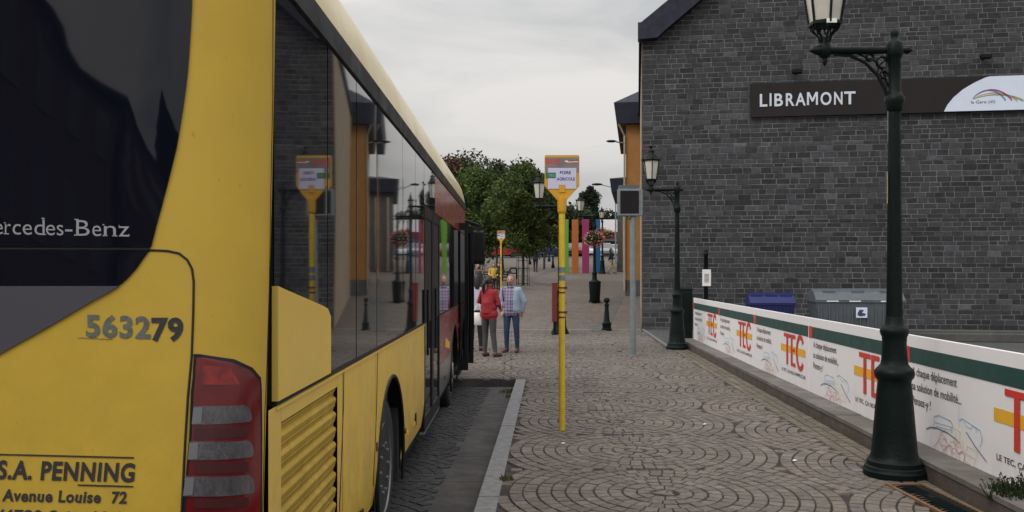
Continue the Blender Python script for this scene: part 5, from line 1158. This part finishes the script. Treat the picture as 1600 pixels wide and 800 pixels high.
# woman in red sweater, back three-quarter
def bagx(t, V, s):
    mb = MB(); c = Vector((.30,-.05,.80)); vs = []
    rows = []
    for z, w, d in ((-.14,.155,.045),(-.13,.165,.06),(0,.155,.065),(.10,.13,.05),(.13,.12,.03)):
        rows.append([((c.x+.0+ w*math.cos(a*math.pi/8))*s, (c.y + d*math.sin(a*math.pi/8))*s, (c.z+z)*s) for a in range(17)])
    mb.grid(rows); mb.add(rows[0][:-1], [tuple(range(16))]); mb.add(rows[-1][:-1], [tuple(range(16))]); o = mb.build('handbag', M['bag'], t, smooth=True, angle=60)
    mb = MB(); mb.tube([Vector(p)*s for p in ((.20,-.05,.92),(.20,-.03,1.05),(.24,-.05,1.12),(.31,-.06,1.05),(.38,-.05,.92))], .010, 6); mb.build('bag_strap', M['bag'], t)
wm = figure(gl2(764,557), R(150), 1.60, dict(elL=(.29,-.06,1.16), wrL=(.20,-.26,1.10), elR=(-.24,-.02,1.12), wrR=(-.15,-.22,1.02), knL=(.10,-.02,.49), knR=(-.11,.01,.49), anL=(.09,.03,.09), anR=(-.19,.05,.09), toL=(.11,-.14,.035), toR=(-.22,-.12,.035), hed=(.01,-.02,1.60)),
       dict(top=M['sweater'], leg=M['greypants'], shoe=M['shoe']), 'woman in red sweater and grey trousers seen from behind, dark tied hair', .008, hair=(M['hair_dark'],'tail'), belly=1.3, hem=-.13)
bt = thing('handbag', 'white handbag hanging from the arm of the woman in red', 'bag', tuple(WM[wm].translation), R(163)); bagx(bt, None, 1.6/1.72)
# person half hidden by bus door
figure(gl2(744,548), R(200), 1.62, dict(elL=(.24,-.04,1.14), wrL=(.16,-.22,1.08)), dict(top=M['whitecloth'], leg=M['blackcloth'], shoe=M['shoe']), 'person in white top and black trousers half hidden by the open bus door', .009, hair=(M['hair_dark'],'long'))
# far people
figure(gl2(836.5,425), R(170), 1.74, dict(knL=(.09,-.10,.50), anL=(.08,-.08,.10), toL=(.09,-.26,.05), anR=(-.10,.14,.12), toR=(-.11,.0,.03), wrL=(.27,.08,.88), wrR=(-.27,-.18,.90)), dict(top=M['blackcloth'], leg=M['blackcloth'], shoe=M['blackcloth']), 'distant man dressed in black walking up the plaza', .014, hair=(M['hair_dark'],'short'))
figure(gl2(955,428), R(60), 1.72, dict(knL=(.09,-.14,.52), anL=(.08,-.16,.12), toL=(.09,-.34,.05), anR=(-.10,.22,.14), toR=(-.11,.07,.04), wrL=(.22,-.22,1.0), wrR=(-.25,.10,.92)), dict(top=M['blackcloth'], leg=M['tan'], shoe=M['shoe']), 'distant woman in dark top and beige trousers walking beside the lamp', .014, hair=(M['hair_dark'],'long'))
SIT = dict(pel=(0,.0,.55), che=(0,.02,.90), nek=(0,.02,1.07), hed=(0,-.02,1.22), shL=(.18,0,1.01), shR=(-.18,0,1.01), elL=(.24,-.05,.74), elR=(-.24,-.05,.74), wrL=(.13,-.28,.68), wrR=(-.13,-.28,.68), hiL=(.10,0,.52), hiR=(-.10,0,.52), knL=(.13,-.42,.50), knR=(-.13,-.42,.50), anL=(.13,-.42,.09), anR=(-.13,-.42,.09), toL=(.14,-.58,.035), toR=(-.14,-.58,.035))
Yb = 42.5; zb_ = G(42.5)
bn = thing('bench', 'dark slatted bench on the plaza with three people sitting on it', 'bench', (PX(765,Yb), Yb+.1, zb_))
mb = MB()
for k in range(4): mb.box(-1.2, 1.1, -.25+k*.12, -.16+k*.12, .40, .44)
mb.build('seat', M['bark'], bn); mb = MB()
for k in range(3): mb.box(-1.2, 1.1, .24, .27, .55+k*.12, .63+k*.12)
mb.build('backrest', M['bark'], bn)
for sx in (-1.0,.9):
    mb = MB(); mb.box(sx-.03,sx+.03,-.22,.22,0,.40); mb.box(sx-.03,sx+.03,.2,.235,.3,.9); mb.build('leg', M['iron'], bn)
figure((PX(771,Yb), Yb, zb_), R(10), 1.66, SIT, dict(top=M['yellowcloth'], leg=M['blackcloth'], shoe=M['blackcloth']), 'seated person in a yellow jacket on the distant bench', .013, hair=(M['hair_dark'],'long'))
figure((PX(780,Yb), Yb, zb_), R(-15), 1.66, SIT, dict(top=M['blackcloth'], leg=M['blackcloth'], shoe=M['shoe']), 'seated dark haired person in black at the right end of the distant bench', .013, hair=(M['hair_dark'],'long'))
figure((PX(747,Yb), Yb, zb_), R(5), 1.6, SIT, dict(top=M['shoe'], leg=M['greypants'], shoe=M['blackcloth']), 'seated person in dark red top at the left end of the distant bench', .013, hair=(M['hair_dark'],'short'))
pc = thing('pushchair', 'small dark pushchair standing before the bench near the bus door', 'pushchair', (PX(751,40.5), 40.5, G(40.5)), R(20))
mb = MB(); mb.tube([(-.2,.35,1.0),(-.2,0,.45),(-.2,-.3,.12)], .015, 6); mb.tube([(.2,.35,1.0),(.2,0,.45),(.2,-.3,.12)], .015, 6); mb.tube([(-.2,.35,1.0),(.2,.35,1.0)], .018, 6); mb.tube([(-.2,.25,.12),(-.2,-.1,.5)], .014, 6); mb.tube([(.2,.25,.12),(.2,-.1,.5)], .014, 6); mb.build('frame', M['galv'], pc)
mb = MB(); mb.prism([(-.25,.38),(.1,.36),(.25,.85),(.18,.88),(.02,.48),(-.25,.48)], -.18, .18, 'x'); mb.build('seat', M['blackcloth'], pc)
for x in (-.22,.22):
    for y in (-.3,.25): mb = MB(); mb.lathe([(-.02,.11),(.02,.11)], 14, (x,y,.11), 'x'); mb.build('wheel', M['rubber'], pc)

# ------------------------------------------------------------------ parked cars
def car(loc, rz, paint, label, first=[None], van=False):
    t = thing('parked_car', label, 'car', loc, rz, 'cars parked beyond the plaza')
    mb = MB(); side = [(-2.1,.28),(-2.15,.55),(-2.05,.80),(-1.1,.92),(1.5,.95),(2.05,.85),(2.12,.5),(2.05,.28)]
    rows = []
    for y, sc in ((-.86,.97),(-.88,1.0),(.88,1.0),(.86,.97)): rows.append([(x*sc, y, .28+(z-.28)*sc) for x, z in side+[side[0]]])
    mb.grid(rows); mb.add(rows[0][:-1], [tuple(range(8))]); mb.add(rows[-1][:-1], [tuple(range(8))])
    rf = 1.9 if van else 1.46
    mb.prism([(-.5,rf-.06),(-.3,rf),(1.1,rf),(1.3,rf-.06)] if not van else [(-1.1,rf-.06),(-.9,rf),(1.8,rf),(1.9,rf-.06)], -.62, .62); mb.build('body', paint, t, smooth=True, angle=30)
    mb = MB(); lo = [(-1.15,.92),(1.75,.94)] if not van else [(-1.6,.92),(2.0,.94)]; hi = [(-.48,rf-.05),(1.28,rf-.05)] if not van else [(-1.08,rf-.05),(1.88,rf-.05)]
    mb.add([(lo[0][0],-.80,lo[0][1]),(lo[1][0],-.80,lo[1][1]),(lo[1][0],.80,lo[1][1]),(lo[0][0],.80,lo[0][1]),(hi[0][0],-.63,hi[0][1]),(hi[1][0],-.63,hi[1][1]),(hi[1][0],.63,hi[1][1]),(hi[0][0],.63,hi[0][1])], [(0,1,5,4),(1,2,6,5),(2,3,7,6),(3,0,4,7),(4,5,6,7)]); mb.build('windows', M['busglass'], t)
    for x in (-1.3,1.35):
        for y in (-.80,.80): mb = MB(); mb.lathe([(-.1,.31),(.1,.31),(.105,.2),(.06,.18),(.06,.02)], 16, (x,y,.31), 'y'); mb.build('wheel', M['rubber'], t)
    for y in (-.6,.6): mb = MB(); mb.bbox(-2.14,-2.05,y-.18,y+.18,.62,.74,.02); mb.build('headlight', M['signwhite'], t)
    return t
P = dict(w=mat('car_white',(.62,.63,.65),.3,coat=.5), r=mat('car_red',(.25,.015,.015),.3,coat=.5), k=mat('car_black',(.012,.013,.02),.25,coat=.6), s=mat('car_silver',(.30,.31,.33),.35,metal=.4,coat=.4), b=mat('car_blue',(.02,.04,.12),.3,coat=.5))
cars = [(768,96,'w',88,'white parked car just right of the open bus doors',0),(782,92,'r',4,'dark red parked car behind the small distant bus stop sign',0),(797,98,'w',75,'white van parked left of the caged tree trunk',1),(812,101,'s',92,'silver parked car behind the caged tree trunk',0),(829,99,'k',88,'black parked car directly beyond the walking man',0),
        (850,94,'b',60,'dark blue parked car left of the near yellow pole',0),(862,103,'w',90,'white parked car half hidden by the near yellow pole',0),(891,97,'k',88,'black parked car between the green and orange pillars',0),(907,98,'r',85,'red parked car between the orange and magenta pillars',0),(924,104,'w',92,'white parked car between the magenta and blue pillars',0),(945,97,'s',88,'silver parked car to the right of the blue pillar',0),(958,106,'w',90,'white parked car by the walking woman, close to the building',0),(744,100,'s',90,'silver parked car glimpsed beside the bus mirror',0)]
for px, Y, c, rz, lb, v in cars: car((PX(px,Y), Y, G(Y)+.005), R(rz), P[c], lb, van=bool(v))
